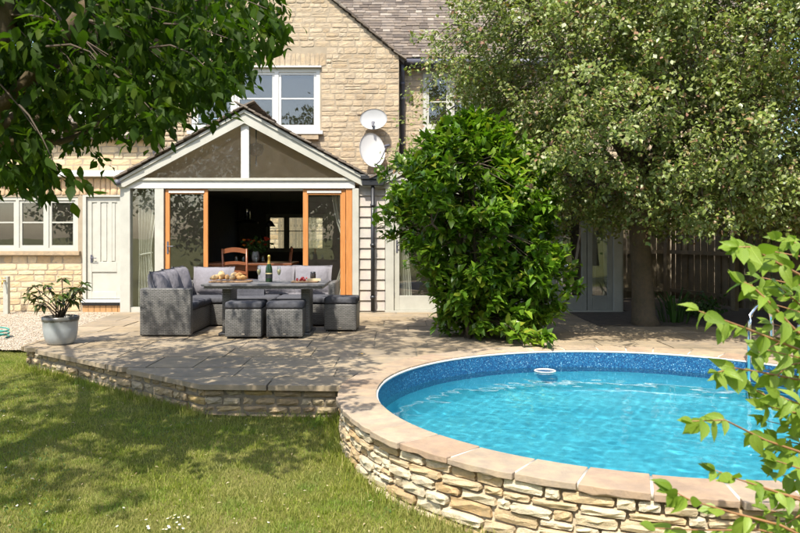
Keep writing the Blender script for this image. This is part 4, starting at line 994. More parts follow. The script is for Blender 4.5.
for i in range(5): x = -1.19 + .03 * i; MB().prism([(x, 9.34), (x + .055, 9.36), (x + .01, 9.42)], TZ + .019, TZ + .05).build('cheese', 'cheese', cb_)
jx = at(313, 282, 9.42).x; jr = thing('jar', 'small dark glass jar standing on the charcuterie board', 'jar', (jx, 9.42, TZ + .018))
M['darkjar'] = plain('dark_jar', (.03, .022, .018), .12, .2)
MB().lathe([(.001, 0), (.032, 0), (.036, .01), (.036, .085), (.03, .10)], 18, (jx, 9.42, TZ + .019)).build('body', 'darkjar', jr, True); MB().lathe([(.033, .098), (.033, .115), (.001, .116)], 18, (jx, 9.42, TZ + .019)).build('lid', 'black', jr, True)

# ================================================================== POTTED PLANT, TAP, HOSE
c = at(60.5, 344, 8.45); pot = thing('potted_rhododendron', 'leggy rhododendron in a pale grey glazed pot on the terrace corner', 'potted plant', (c.x, 8.45, 0))
def pot_mat():
    m, t, p = nodes('grey_glaze'); g = N(t, 'ShaderNodeNewGeometry'); s = N(t, 'ShaderNodeSeparateXYZ'); t.links.new(g.outputs['Position'], s.inputs[0])
    ad = N(t, 'ShaderNodeMath', operation='MULTIPLY_ADD', i_1=.05, i_2=.0); t.links.new(noise(t, 18, 3), ad.inputs[0])
    sm = N(t, 'ShaderNodeMath', operation='ADD'); t.links.new(ad.outputs[0], sm.inputs[0]); t.links.new(s.outputs[2], sm.inputs[1])
    t.links.new(ramp(t, [(.0, (.33, .35, .35)), (.285, (.36, .38, .38)), (.30, (.10, .095, .08)), (1, (.12, .11, .09))], sm.outputs[0]), p.inputs['Base Color']); p.inputs['Roughness'].default_value = .3; return m
M['pot'] = pot_mat()
MB().lathe([(.001, 0), (.125, 0), (.155, .03), (.178, .10), (.188, .18), (.190, .26), (.200, .275), (.203, .32), (.185, .325), (.178, .28), (.17, .27), (.001, .27)], 32, (c.x, 8.45, 0)).build('pot', 'pot', pot, True)
MB().lathe([(.178, .283), (.09, .295), (.001, .30)], 20, (c.x, 8.45, 0)).build('compost', 'soil', pot, True)
rg = random.Random(4); tips = []
for i in range(15):
    a = i * 2.4 + rg.uniform(-.3, .3); r_ = rg.uniform(.10, .42); hgt = rg.uniform(.50, .80) - r_ * .18
    p0 = Vector((c.x + rg.uniform(-.05, .05), 8.45 + rg.uniform(-.05, .05), .28)); p2 = Vector((c.x + r_ * math.cos(a), 8.45 + r_ * .8 * math.sin(a), hgt)); p1 = p0.lerp(p2, .5) + Vector((0, 0, .05))
    MB().tube([p0, p1, p2], [.009, .007, .005], 6).build('stem', 'twig', pot, True); tips += [p2] + ([p1.lerp(p2, .6)] if i % 2 else [])
pos = []; dr_ = []
for p in tips:
    for k in range(9): a = k * .75 + rg.uniform(-.2, .2); pos.append(p); dr_.append((math.cos(a), math.sin(a), rg.uniform(-1.0, .35)))
pos = np.array([list(p) for p in pos]); dr_ = np.array(dr_); n = len(pos)
leaf_objects(pos, basis(dr_, np.array([[0, 0, 1.]]) + np.random.normal(size=(n, 3)) * .25), np.random.uniform(.09, .15, n), 'mid', 'rhodoleaf', pot)
M['bloom'] = plain('purple_bloom', (.22, .10, .32), .7, .3)
p = tips[2]; q = MB()
for k in range(8): d = Vector((math.cos(k * .8), math.sin(k * .8), .8)).normalized(); e = d.cross(Vector((0, 0, 1))).normalized(); q.add([p, p + d * .03 + e * .014, p + d * .04, p + d * .03 - e * .014], [(0, 1, 2, 3)])
q.build('blossom', 'bloom', pot)
M['greygreen'] = plain('grey_green_timber', (.36, .36, .30), .8, .15)
c = at(6.5, 312, 13.6); tp = thing('garden_tap_post', 'grey timber tap post against the stone wall at the left edge', 'tap', (c.x, 13.6, -.21))
MB().box(c.x - .045, c.x + .045, 13.56, 13.65, -.21, .50).build('post', 'greygreen', tp, bevel=.006); MB().tube([(c.x, 13.57, .42), (c.x, 13.47, .42), (c.x, 13.45, .36)], .014, 8).build('spout', 'foil', tp, True); MB().tube([(c.x - .04, 13.5, .47), (c.x + .04, 13.5, .47)], .01, 6).build('tap_handle', 'foil', tp, True); 
M['hose'] = plain('green_hose', (.05, .26, .20), .4, .2)
hs = []
for i in range(90): t = i * .21; hs.append((-5.86 + .27 * math.cos(t) + .01 * math.sin(t * 3.1) - (0 if i < 70 else (i - 70) * .06), 10.35 + .30 * math.sin(t), -.19 + .0016 * i * (i < 70) + (0 if i < 70 else max(0, .11 - (i - 70) * .02))))
tag(MB().tube(hs, .011, 7).build('garden_hose', 'hose', None, True), 'coiled green garden hose on the gravel at the left edge', 'hose')

# ================================================================== FENCE
rg_f = random.Random(2)
def fence(label, a, b, hgt, z0=0., first=0):
    a, b = Vector(a), Vector(b); d = (b - a); L = d.length; d.normalize(); ang = math.atan2(d.y, d.x)
    f = thing('board_fence', label, 'fence', (a.x, a.y, z0), ang)
    m0 = Matrix.Translation((a.x, a.y, z0)) @ Matrix.Rotation(ang, 4, 'Z')
    me = MB().box(-.055, .055, -.008, .008, 0, 1).mesh('board', 'fencewood')
    x = .06; k = 0
    while x < L - .03:
        link('board', me, f, m0 @ Matrix.Translation((x, (.012 if k % 2 else -.012) + .02, .06 + U(-.01, .01))) @ Matrix.Rotation(U(-.012, .012), 4, 'Y') @ Matrix.Diagonal((U(.8, 1.02), 1, hgt - .06 + U(-.05, .05), 1))); x += U(.090, .104) + (.02 if rg_f.random() < .05 else 0); k += 1
    for z in (.22, hgt * .55, hgt - .18): MB().box(0, L, -.055, -.012, z - .035, z + .035, m0).build('rail', 'fencewood', f)
    x = .0
    while x < L + .5: MB().box(min(x, L) - .05, min(x, L) + .05, -.13, -.056, 0, hgt + .04, m0).build('post', 'fencewood', f); x += 1.9
    return f
fence('dark weathered board fence running along the right behind the tree', (5.2, 14.0), (6.95, 6.9), 1.72)
fence('short dark board fence between the garden room and the long fence', (3.78, 14.1), (5.15, 14.1), 1.72)

# ================================================================== TREES
def bez(p0, p1, p2, n): return [p0.lerp(p1, i / n).lerp(p1.lerp(p2, i / n), i / n) for i in range(n + 1)]
def limbs(mb, base, spread, n, rg, r0, target, npts=6):
    """limbs from a fork to random targets; returns skeleton points with their thickness"""
    sk = []
    for i in range(n):
        tgt = target(rg); mid = base.lerp(tgt, .5) + Vector((rg.uniform(-1, 1), rg.uniform(-1, 1), rg.uniform(.1, .6))) * spread
        p = bez(base, mid, tgt, npts); rr = [r0 * (1 - .82 * k / npts) for k in range(npts + 1)]
        mb.tube(p, rr, 8); sk += [(q, r_) for q, r_ in zip(p, rr)][1:]
    return sk
def twigs(mb, sk, ends, rg, r=.008):
    P = np.array([list(q[0]) for q in sk])
    for e in ends:
        dist = np.linalg.norm(P - np.array(e), axis=1); i = int(np.argmin(dist)); p = sk[i][0]; e = Vector(e)
        if dist[i] > .75: p = e + (p - e) * (.45 / dist[i])
        mid = p.lerp(e, .5) + Vector((rg.uniform(-.1, .1), rg.uniform(-.1, .1), rg.uniform(0, .15)))
        mb.tube(bez(p, mid, e, 3), [min(sk[i][1], r * 1.6), r * 1.2, r * .8, r * .4], 5, False)
def inside_poly(x, y, poly):
    c = False; j = len(poly) - 1
    for i in range(len(poly)):
        if (poly[i][1] > y) != (poly[j][1] > y) and x < (poly[j][0] - poly[i][0]) * (y - poly[i][1]) / (poly[j][1] - poly[i][1]) + poly[i][0]: c = not c
        j = i
    return c

# --- cherry overhanging from the left; its trunk stands just outside the picture
rg = random.Random(21); np.random.seed(21)
ch = thing('cherry_tree', 'dark leafy cherry tree reaching in from the left over the lawn', 'tree', (-3.1, 4.5, -.35))
tm = MB(); fork = Vector((-2.95, 4.6, 1.75))
tm.tube([(-3.2, 4.4, -.45), (-3.15, 4.42, .3), (-3.0, 4.5, 1.1), fork], [.24, .18, .16, .15], 12).build('trunk', 'cherrybark', ch, True)
lm = MB(); sk = []
def limb(pts, r0, r1, n=10):
    pts = [Vector(p) for p in pts]; out = []
    for i in range(len(pts) - 1):
        a, b = pts[i], pts[i + 1]; pa = pts[i - 1] if i else a - (b - a); nb = pts[i + 2] if i + 2 < len(pts) else b + (b - a)
        for k in range(4):
            t = k / 4; out.append(.5 * ((2 * a) + (b - pa) * t + (2 * pa - 5 * a + 4 * b - nb) * t * t + (3 * a - pa - 3 * b + nb) * t ** 3))
    out.append(pts[-1]); k = len(out); rr = [r0 + (r1 - r0) * i / (k - 1) for i in range(k)]
    MB().tube(out, rr, n).build('branch', 'cherrybark', ch, True); sk.extend(list(zip(out, rr))[2:])
limb([fork, at(10, 100, 4.3), at(50, 52, 4.2), at(85, 5, 4.2), at(110, -60, 4.3)], .055, .03)
limb([fork, at(-30, 80, 4.0), at(4, 30, 3.9), at(12, -40, 3.9), at(40, -160, 4.0)], .075, .04)
limb([fork, at(20, 118, 4.7), at(70, 128, 5.0), at(120, 118, 5.4), at(190, 80, 5.8), at(255, 30, 6.0)], .05, .012)
limb([fork, at(20, 140, 4.4), at(60, 142, 4.5), at(95, 128, 4.7), at(120, 130, 4.9)], .03, .008)
limb([fork, at(60, 60, 5.2), at(140, 20, 5.6), at(220, -10, 6.0)], .05, .012)
limb([fork, at(30, 90, 5.6), at(90, 60, 6.3), at(170, 30, 6.9)], .05, .012)
limb([fork, Vector((-3.0, 5.5, 3.4)), Vector((-2.6, 6.3, 4.6)), Vector((-2.2, 6.8, 5.2))], .07, .02)
limb([fork, Vector((-3.4, 3.6, 3.0)), Vector((-3.2, 2.6, 4.0)), Vector((-2.6, 2.0, 4.5))], .07, .02)
limb([fork, Vector((-3.7, 4.9, 3.2)), Vector((-4.6, 5.6, 4.3)), Vector((-5.2, 6.0, 4.8))], .07, .02)
limb([fork, Vector((-2.4, 5.2, 3.9)), Vector((-1.4, 5.9, 4.8)), Vector((-.3, 6.4, 5.1))], .07, .015)
limb([fork, Vector((-2.6, 4.3, 3.6)), Vector((-2.0, 4.2, 4.8)), Vector((-1.6, 4.3, 5.4))], .07, .02)
OUT = [(-60, 184), (5, 184), (45, 188), (72, 180), (98, 160), (118, 140), (140, 130), (165, 122), (182, 114), (200, 110), (218, 112), (222, 92), (234, 82), (246, 72), (236, 62), (262, 46), (284, 26), (266, 0), (270, -60), (-60, -60)]
cc, cr = np.array([-2.9, 4.6, 3.5]), np.array([2.35, 3.3, 2.2])
tips = []
def edge_low(x):                                       # lowest leaf row in the picture at this column
    pts = [(q[0], q[1]) for q in OUT[1:14]]
    return np.interp(x, [p[0] for p in sorted(pts)], [p[1] for p in sorted(pts)])
while len(tips) < 600:
    d = unit(1)[0] * np.random.uniform(0, 1) ** .42; p = cc + d * cr
    if p[1] < 1.3 or p[2] < 1.15: continue
    x, y = pix(p)
    if -60 < x < 420 and y > -40:
        if not inside_poly(x, y, OUT): continue
        if p[1] < 3.3 or (35 < x < 150 and 128 < y < 172 and rg.random() < .82): continue
    elif p[0] > -1.1 or (p[0] > -2.7 and p[1] < 3.2): continue
    elif p[1] < 3.6 and rg.random() < .35: continue
    if p[2] < 2.1 and x < -40: continue
    tips.append(p)
# denser shoots where the crown shows in the picture, down to its lower edge
k = 0
while k < 470:
    x, y = rg.uniform(-30, 300), rg.uniform(-30, 206)
    if not inside_poly(x, y, OUT): continue
    if 35 < x < 150 and 128 < y < 172 and rg.random() < .82: continue
    if 165 < x < 240 and y > 85 and rg.random() < .65: continue
    if x < 60 and 60 < y < 120 and rg.random() < .4: continue
    near = max(0, 1 - abs(y - edge_low(x)) / 60)
    D = rg.uniform(3.7, 6.2); p = at(x, y, D); tips.append(np.array(p)); k += 1
for _ in range(320):                                    # unseen high boughs, added to shade the terrace
    tips.append(np.array([rg.uniform(-2.2, .35), rg.uniform(4.9, 7.5), rg.uniform(4.3, 5.6)]))
for _ in range(170):                                    # more unseen boughs, added to dapple the near lawn with shade
    tips.append(np.array([rg.uniform(-4.8, -2.35), rg.uniform(1.5, 3.6), rg.uniform(3.3, 4.8)]))
tips = np.array(tips); nt_ = len(tips)
twm = MB(); sel = [t for t in tips if rg.random() < .35]; twigs(twm, sk, sel, rg, .0042); stuff(twm.build('twigs', 'twig', ch, True))
per = 17; n = nt_ * per
base_dir = unit(nt_); base_dir[:, 2] = -abs(base_dir[:, 2]) * .5 - .15
# small drooping shoots: leaves hang along a short axis
t_ = np.tile(np.linspace(0, 1, per), nt_)[:, None]; bd_ = np.repeat(base_dir, per, 0); tp_ = np.repeat(tips, per, 0)
pos = tp_ + bd_ * (t_ - .3) * .26 + np.random.normal(size=(n, 3)) * .03
ld_ = bd_ * .5 + unit(n) * .75 + np.array([0, 0, -.55])
nr = unit(n) * .7 + np.array([0, 0, 1.]) - np.array([.2, .5, 0]) * .3
B = basis(ld_, nr); size = np.random.uniform(.052, .115, n)
px = 400 + pos[:, 0] / pos[:, 1] * F; py = YH - (pos[:, 2] - CAMZ) / pos[:, 1] * F
inf = (px > 0) & (px < 320) & (py > 0) & (py < 215); low = np.array([edge_low(x) for x in px])
score = np.where(inf, size / pos[:, 1] * F + np.maximum(0, 1 - abs(py - low) / 40) * 12, -1)
order = np.argsort(-score); big, rest = order[:300], order[300:]
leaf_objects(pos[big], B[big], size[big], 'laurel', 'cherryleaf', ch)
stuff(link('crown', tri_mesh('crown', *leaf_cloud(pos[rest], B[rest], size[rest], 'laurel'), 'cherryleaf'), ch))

# --- crab apple standing on the terrace
def lumpy(rg, c, r, n, lump):                          # points in a lumpy ellipsoid: centres of clumps on its shell, then leaves around them
    d = unit(n); return c + d * r * (1 + lump * np.random.normal(size=(n, 1)))
rg = random.Random(33); np.random.seed(33)
cb = thing('crab_apple_tree', 'broad crab apple tree with small pale green leaves rising beside the fence', 'tree', (3.4, 10.25, 0))
MB().tube([(3.46, 10.27, -.05), (3.42, 10.25, .12), (3.40, 10.25, .7), (3.36, 10.25, 1.3), (3.4, 10.2, 1.9)], [.22, .165, .143, .14, .15], 14).build('trunk', 'bark', cb, True)
cC, cR = np.array([4.1, 10.0, 3.5]), np.array([3.75, 2.7, 2.9])
bm_ = MB(); sk2 = limbs(bm_, Vector((3.4, 10.2, 1.85)), .35, 14, rg, .085, lambda g: Vector((cC + unit(1)[0] * np.array([1, 1, .8]) * cR * g.uniform(.7, .9) + np.array([0, 0, .2])).tolist()) )
bm_.build('branches', 'bark', cb, True)
cl = []; boughs = []
while len(boughs) < 330:
    d = unit(1)[0]; q = rg.uniform(.62, 1.0)
    p = cC + d * cR * q * (1 + .10 * math.sin(d[0] * 7 + d[2] * 5) + .07 * math.sin(d[1] * 11 + d[2] * 9))
    if d[2] < -.55: p[2] = rg.uniform(1.45, 2.2)
    if p[2] > 1.42 and all(np.linalg.norm((p - o_) / np.array([1.25, 1.25, .8])) > .31 for o_ in boughs): boughs.append(p)
while len(cl) < 4300:
    if rg.random() < .82: p = rg.choice(boughs) + np.random.normal(size=3) * np.array([.30, .27, .15])
    else: p = cC + unit(1)[0] * cR * rg.uniform(.2, .75)
    d = (p - cC) / cR
    if p[2] < 1.30 + .10 * math.sin(p[0] * 3 + p[1]): continue
    x, y = pix(p)
    if x < 432 + (30 * math.sin(y * .09) if y < 110 else 0) and y < 120: continue
    if p[1] > 11.85 and p[2] < 3.5: continue
    if p[1] > 13.9: continue
    if d[1] > .45 and rg.random() < .55: continue
    cl.append(p)
cl += [np.array(at(x, y, D)) for x, y, D in ((425, 85, 9.9), (418, 100, 9.8), (412, 118, 9.7), (430, 130, 9.5), (440, 110, 9.6), (402, 150, 9.6), (420, 140, 9.5), (395, 165, 9.7), (448, 60, 9.8), (455, 35, 9.8), (440, 45, 9.8), (465, 15, 9.8))]
cl = np.array(cl); twm = MB(); twigs(twm, sk2, [c_ for c_ in cl if rg.random() < .35], rg, .006); stuff(twm.build('twigs', 'twig', cb, True))
per = 58; nC = len(cl); n = nC * per
ax_ = (cl - cC) / cR; ax_ /= np.linalg.norm(ax_, axis=1, keepdims=True); ax_ = ax_ * .8 + unit(nC) * .7 + np.array([0, 0, .1]); ax_ /= np.linalg.norm(ax_, axis=1, keepdims=True)
axr = np.repeat(ax_, per, 0); t_ = np.random.uniform(-.5, .5, (n, 1)) * np.repeat(np.random.uniform(.25, .55, nC), per)[:, None]
offs = np.random.normal(size=(n, 3)) * .055; pos = np.repeat(cl, per, 0) + axr * t_ + offs - np.array([0, 0, 1]) * t_ ** 2 * .6
keep = (pos[:, 2] > 1.15) & (pos[:, 1] < 13.9) & ~((pos[:, 1] > 11.85) & (pos[:, 2] < 3.45)); pos = pos[keep]; offs = offs[keep]; n = len(pos)
axr = axr[keep]; nr = unit(n) * .55 + offs / np.linalg.norm(offs, axis=1, keepdims=True) * .35 + np.array([-.1, -.35, .8]); stuff(link('crown', tri_mesh('crown', *leaf_cloud(pos, basis(axr * .5 + unit(n) * .8 + np.array([0, 0, -.1]), nr), np.random.uniform(.028, .074, n), 'crab'), 'crableaf'), cb))

# --- laurel bush
rg = random.Random(44); np.random.seed(44)
lb = thing('laurel_bush', 'glossy bright green laurel bush standing on the terrace before the garden room', 'bush', (.95, 8.95, 0))
lC = np.array([.92, 9.0, 1.28]); st = MB(); sk3 = []
for i in range(9):
    e = Vector((.95 + rg.uniform(-.75, .75), 9.0 + rg.uniform(-.6, .6), rg.uniform(1.2, 2.4))); p = bez(Vector((.98 + rg.uniform(-.2, .2), 9.0 + rg.uniform(-.15, .15), -.02)), Vector((.98 + rg.uniform(-.3, .3), 9.0, .7)), e, 6); rr = [.032 - .003 * k for k in range(7)]
    MB().tube(p, rr, 7).build('stem', 'bark', lb, True); sk3 += list(zip(p, rr))[1:]
def lw(z):                                             # half-width of the bush by height
    return np.interp(z, [0, .12, .5, 1.0, 1.5, 2.0, 2.35, 2.65], [.40, .56, .70, .85, .99, .88, .56, .08])
cl = []
while len(cl) < 850:
    z = rg.uniform(.08, 2.62); a = rg.uniform(0, 6.2832); q = rg.uniform(0, 1) ** .36; w_ = lw(z) * (1 + .13 * math.sin(3 * a + 4 * z) + .12 * math.sin(7 * a - 5 * z) + rg.choice((0, 0, 0, .12)))
    xo = .06 * math.sin(z * 2) + np.interp(z, [0, .5, 1.0, 1.5, 2.0, 2.7], [.20, .20, .12, .0, -.06, .05])
    cl.append(np.array([lC[0] + xo + w_ * q * math.cos(a), lC[1] + w_ * .82 * q * math.sin(a), z]))
cl += [np.array([1.45 + rg.uniform(-.2, .28), 8.25 + rg.uniform(-.12, .15), rg.uniform(.06, .16)]) for _ in range(4)]
cl = np.array(cl); twm = MB(); twigs(twm, sk3, [c_ for c_ in cl if rg.random() < .6], rg, .006); stuff(twm.build('twigs', 'twig', lb, True))
per = 24; nC = len(cl); n = nC * per; axis = np.array([lC[0], lC[1], 1.0])
outd = cl - axis; outd[:, 2] = outd[:, 2] * .3 + .5; outd /= np.linalg.norm(outd, axis=1, keepdims=True)
t_ = np.tile(np.linspace(0, 1, per), nC)[:, None]; od = np.repeat(outd, per, 0)
pos = np.repeat(cl, per, 0) + od * (t_ - .4) * .22 + np.random.normal(size=(n, 3)) * .025; pos[:, 2] = np.maximum(pos[:, 2], .05)
ld_ = od * .7 + unit(n) * .8 + np.array([0, 0, -.1]); nr = np.array([0, 0, 1.]) + od * .5 + unit(n) * .45
B = basis(ld_, nr); size = np.random.uniform(.08, .155, n)
sc_ = size * (1 + .6 * (pos[:, 1] < 8.55)) - .02 * pos[:, 1]; order = np.argsort(-sc_); big, rest = order[:300], order[300:]
leaf_objects(pos[big], B[big], size[big], 'laurel', 'laurelleaf', lb)
stuff(link('foliage', tri_mesh('foliage', *leaf_cloud(pos[rest], B[rest], size[rest], 'laurel'), 'laurelleaf'), lb))

# --- dogwood shrub in the right foreground
rg = random.Random(55); np.random.seed(55)
dg = thing('dogwood_shrub', 'bright lime green shrub branches with red stems in the right foreground', 'shrub', (1.62, 2.25, -.5))
stems = [[(830, 356, 2.35), (800, 350, 2.3), (745, 328, 2.2), (718, 318, 2.15), (699, 311, 2.12)], [(840, 300, 2.4), (800, 275, 2.3), (772, 260, 2.25), (750, 247, 2.2), (738, 247, 2.2)],
         [(840, 470, 2.3), (800, 452, 2.25), (765, 440, 2.2), (725, 420, 2.1), (692, 421, 2.05)], [(850, 390, 2.5), (800, 380, 2.4), (760, 372, 2.3), (735, 368, 2.2), (718, 372, 2.15)],
         [(850, 530, 2.3), (800, 500, 2.2), (765, 488, 2.15), (735, 478, 2.1), (715, 470, 2.1)], [(850, 560, 2.2), (780, 525, 2.1), (730, 512, 2.05), (690, 500, 2.0), (672, 490, 2.0)],
         [(840, 360, 2.3), (795, 330, 2.25), (770, 303, 2.2), (752, 286, 2.2), (744, 282, 2.2)], [(860, 280, 2.5), (815, 255, 2.4), (795, 243, 2.35), (780, 238, 2.3)],
         [(850, 430, 2.5), (810, 420, 2.4), (785, 405, 2.35), (765, 395, 2.3), (752, 388, 2.3)], [(850, 340, 2.6), (812, 315, 2.5), (790, 296, 2.45), (778, 286, 2.4)],
         [(860, 500, 2.5), (815, 470, 2.4), (790, 455, 2.35), (775, 440, 2.3)], [(850, 580, 2.4), (800, 540, 2.3), (760, 530, 2.2), (700, 530, 2.1), (655, 528, 2.05)], [(870, 320, 2.7), (825, 330, 2.6), (800, 335, 2.5), (775, 345, 2.45), (758, 352, 2.4)],
         [(860, 410, 2.6), (815, 360, 2.55), (790, 365, 2.5), (770, 380, 2.4)], [(850, 480, 2.6), (820, 500, 2.5), (800, 515, 2.4), (785, 525, 2.35)]]
for k_ in range(17):
    y_ = 255 + 17 * k_ + rg.uniform(-8, 8); D_ = rg.uniform(2.15, 2.7); x_ = rg.uniform(752, 782); dy = rg.uniform(-10, 14)
    stems.append([(870, y_ + 45 + dy, D_ + .2), (825, y_ + 22 + dy, D_ + .1), (800, y_ + 8, D_), (x_, y_, D_)])
pos = []; dirs = []; sizes = []
for st_ in stems:
    p = [at(*q) for q in st_]; out = []
    for i in range(len(p) - 1): out += [p[i].lerp(p[i + 1], k / 3) for k in range(3)]
    out.append(p[-1]); k = len(out)
    foot = Vector((1.62 + rg.uniform(-.15, .15), 2.35 + rg.uniform(-.1, .2), -.55))
    full = bez(foot, Vector((1.55, 2.45, p[0].z - .1)), p[0], 5)[:-1] + out
    MB().tube(full, [.007 - .0056 * i / (len(full) - 1) for i in range(len(full))], 6).build('stem', 'redtwig', dg, True)
    for i in range(1, k):
        ax = (out[i] - out[i - 1]).normalized(); side = ax.cross(Vector((0, 0, 1))).normalized() * (1 if i % 2 else .4) + Vector((0, 0, rg.uniform(-.3, .4))) * (1 if i % 2 else 1.5)
        if i % 2 == 0 and rg.random() < .45: continue
        for s__ in (-1, 1):
            pos.append(list(out[i])); d = ax * rg.uniform(.1, .8) + side * s__ * rg.uniform(.4, 1) + Vector((rg.uniform(-.4, .4), rg.uniform(-.4, .2), rg.uniform(-1.3, .2))); dirs.append(list(d)); sizes.append(rg.uniform(.042, .08) * (1 - .25 * (i == k - 1)))
    for s__ in (-.4, .5): pos.append(list(out[-1])); dirs.append(list(ax + side * s__ * .5 + Vector((0, 0, .2)))); sizes.append(rg.uniform(.045, .065))
pos, dirs, sizes = np.array(pos), np.array(dirs), np.array(sizes); n = len(pos)
leaf_objects(pos, basis(dirs, np.array([[-.15, -.75, .6]]) + unit(n) * .75), sizes, 'broad', 'dogleaf', dg)
print('dogwood leaves', n)

# --- greenery beyond the fence and in the soil bed
def hedge(name, label, cat, c, r, n, size, m, trunk=True, per=40, clump=.25):
    root = thing(name, label, cat, (c[0], c[1], 0)); c, r = np.array(c), np.array(r); k = n // per
    d = unit(k); cl = c + d * r * np.random.uniform(.55, 1, (k, 1)); cl[:, 2] = np.maximum(cl[:, 2], .1)
    pos = np.repeat(cl, per, 0) + np.random.normal(size=(k * per, 3)) * clump; pos[:, 2] = np.maximum(pos[:, 2], .05)
    if trunk: MB().tube([(c[0], c[1], -.3), (c[0], c[1], c[2])], [.06 * r[2], .03 * r[2]], 8).build('trunk', 'bark', root, True)
    stuff(link('crown', tri_mesh('crown', *leaf_cloud(pos, basis(unit(len(pos)), unit(len(pos)) + np.array([0, 0, .6])), np.random.uniform(.7, 1.3, len(pos)) * size, 'tiny'), m), root))
hedge('background_shrub', 'dark green shrub beyond the long fence behind the crab apple', 'shrub', (7.4, 12.8, 1.6), (1.5, 1.8, 1.7), 9000, .10, 'hedgeleaf')
hedge('background_shrub', 'dark green shrub beyond the fence at the far right edge', 'shrub', (8.1, 9.6, 1.7), (1.6, 1.7, 1.8), 9000, .10, 'hedgeleaf')
rg = random.Random(8)
ir = thing('iris_clump', 'clump of strappy dark leaves at the foot of the crab apple trunk', 'plant', (3.95, 10.5, 0))
for i in range(38):
    a = rg.uniform(0, 6.28); r_ = rg.uniform(.02, .22); p = Vector((3.95 + r_ * math.cos(a), 10.5 + r_ * math.sin(a), 0)); d = Vector((math.cos(a), math.sin(a), 0)); h = rg.uniform(.25, .5); e = Vector((-d.y, d.x, 0)) * .014
    q = [p, p + d * .05 + Vector((0, 0, h * .6)), p + d * .16 + Vector((0, 0, h)), p + d * .30 + Vector((0, 0, h * .9))]
    MB().add([q[0] - e, q[0] + e, q[1] - e, q[1] + e, q[2] - e * .7, q[2] + e * .7, q[3]], [(0, 1, 3, 2), (2, 3, 5, 4), (4, 5, 6)]).build('leaf', 'hedgeleaf', ir)
hedge('ground_plant', 'low leafy plant in the soil bed against the fence foot', 'plant', (4.55, 11.2, .12), (.35, .3, .16), 500, .06, 'hedgeleaf', False, 10, .06)
# trees behind the photographer, mirrored in the window glass and the water
for i, (x, y, h_, r_) in enumerate(((-9, -11, 4.2, 3.6), (-3.2, -13.5, 4.6, 3.9), (3.2, -13, 4.4, 3.7), (9.5, -12, 4.8, 3.9), (15, -9, 4.2, 3.4), (-15, -8, 4.4, 3.6))):
    hedge('garden_tree', 'round green garden tree behind the camera, %s from the left of six' % ('second', 'third', 'fourth', 'fifth', 'last', 'first')[i], 'tree', (x, y, h_), (r_, r_ * .8, h_ * .95), 5200, .24, 'hedgeleaf', True, 20, .35)

# ================================================================== GRASS, DAISIES, FALLEN LEAVES
def grass_mat():
    m = leaf_mat('grass_blade', [(.145, .20, .018), (.20, .245, .028), (.26, .28, .042), (.155, .215, .02), (.40, .35, .13), (.235, .27, .036), (.31, .30, .07)], .3, .6, 1.25, .2); return m
M['grass'] = grass_mat()
gt = M['grass'].node_tree; pb = gt.nodes['Principled BSDF']; src = pb.inputs['Base Color'].links[0].from_socket
msk = ramp(gt, [(.45, (0, 0, 0)), (.66, (1, 1, 1))], noise(gt, 1.7, 5, .65)); mf = N(gt, 'ShaderNodeMath', operation='MULTIPLY', i_1=.6); gt.links.new(msk, mf.inputs[0])
lush = mixc(gt, src, (.55, .85, .6), ramp(gt, [(.5, (0, 0, 0)), (.7, (1, 1, 1))], noise(gt, 3.1, 3)), 'MULTIPLY')
gt.links.new(mixc(gt, lush, (.34, .29, .12), mf.outputs[0]), pb.inputs['Base Color'])
rs = np.random.RandomState(12)
def blades(n, xy, hr, wr_):
    x, y = xy(n); ok = np.ones(len(x), bool)
    dA = (B_ - A_).normalized(); ok &= ((x - A_.x) * dA.y - (y - A_.y) * dA.x > .0) | (x < -4.30) | ((x > -1.7) & (y < 6.09))
    ok &= ~((x > -1.68) & (y > 6.16)) ; ok &= np.hypot(x - PC.x, y - PC.y) > PW + .015; ok &= ~((x > -4.4) & (y > 8.3))
    x, y = x[ok], y[ok]; n = len(x); z = np.array([zl(a, b) for a, b in zip(x, y)])
    h = rs.uniform(*hr, n); wd = rs.uniform(*wr_, n); a = rs.uniform(0, 6.283, n); ln = rs.uniform(.1, .9, n) * h; b = rs.uniform(0, 6.283, n)
    cx, cy = np.cos(a) * wd, np.sin(a) * wd; lx, ly = np.cos(b) * ln, np.sin(b) * ln; zz = z - .004
    V = np.stack([np.stack([x - cx, y - cy, zz], 1), np.stack([x + cx, y + cy, zz], 1), np.stack([x + lx * .35 + cx * .7, y + ly * .35 + cy * .7, zz + h * .6], 1), np.stack([x + lx * .35 - cx * .7, y + ly * .35 - cy * .7, zz + h * .6], 1), np.stack([x + lx, y + ly, zz + h], 1)], 1)
    T = np.array([(0, 1, 2), (0, 2, 3), (3, 2, 4)])[None] + (np.arange(n) * 5)[:, None, None]
    return V.reshape(-1, 3), T.reshape(-1, 3)
def lawn_xy(n):
    y = 3.7 + rs.uniform(0, 1, n) ** 1.25 * 5.8; x = rs.uniform(-.62, .12, n) * y; return x, y
V1, T1 = blades(230000, lawn_xy, (.010, .032), (.0012, .0028))
def fringe_xy(n):                                       # longer grass at the foot of the walls
    k = n // 2; a = rs.uniform(R(172), R(262), k); r_ = PW + .02 + rs.exponential(.05, k); x1, y1 = PC.x + r_ * np.cos(a), PC.y + r_ * np.sin(a)
    t = rs.uniform(0, 1, n - k); o = rs.exponential(.04, n - k) + .01; L1 = (B_ - A_).length; L2 = (C_ - B_).length; s = t * (L1 + L2); on1 = s < L1
    d1, d2 = (B_ - A_).normalized(), (C_ - B_).normalized(); x2 = np.where(on1, A_.x + d1.x * s + d1.y * o, B_.x + d2.x * (s - L1) + d2.y * o); y2 = np.where(on1, A_.y + d1.y * s - d1.x * o, B_.y + d2.y * (s - L1) - d2.x * o)
    return np.concatenate([x1, x2]), np.concatenate([y1, y2])
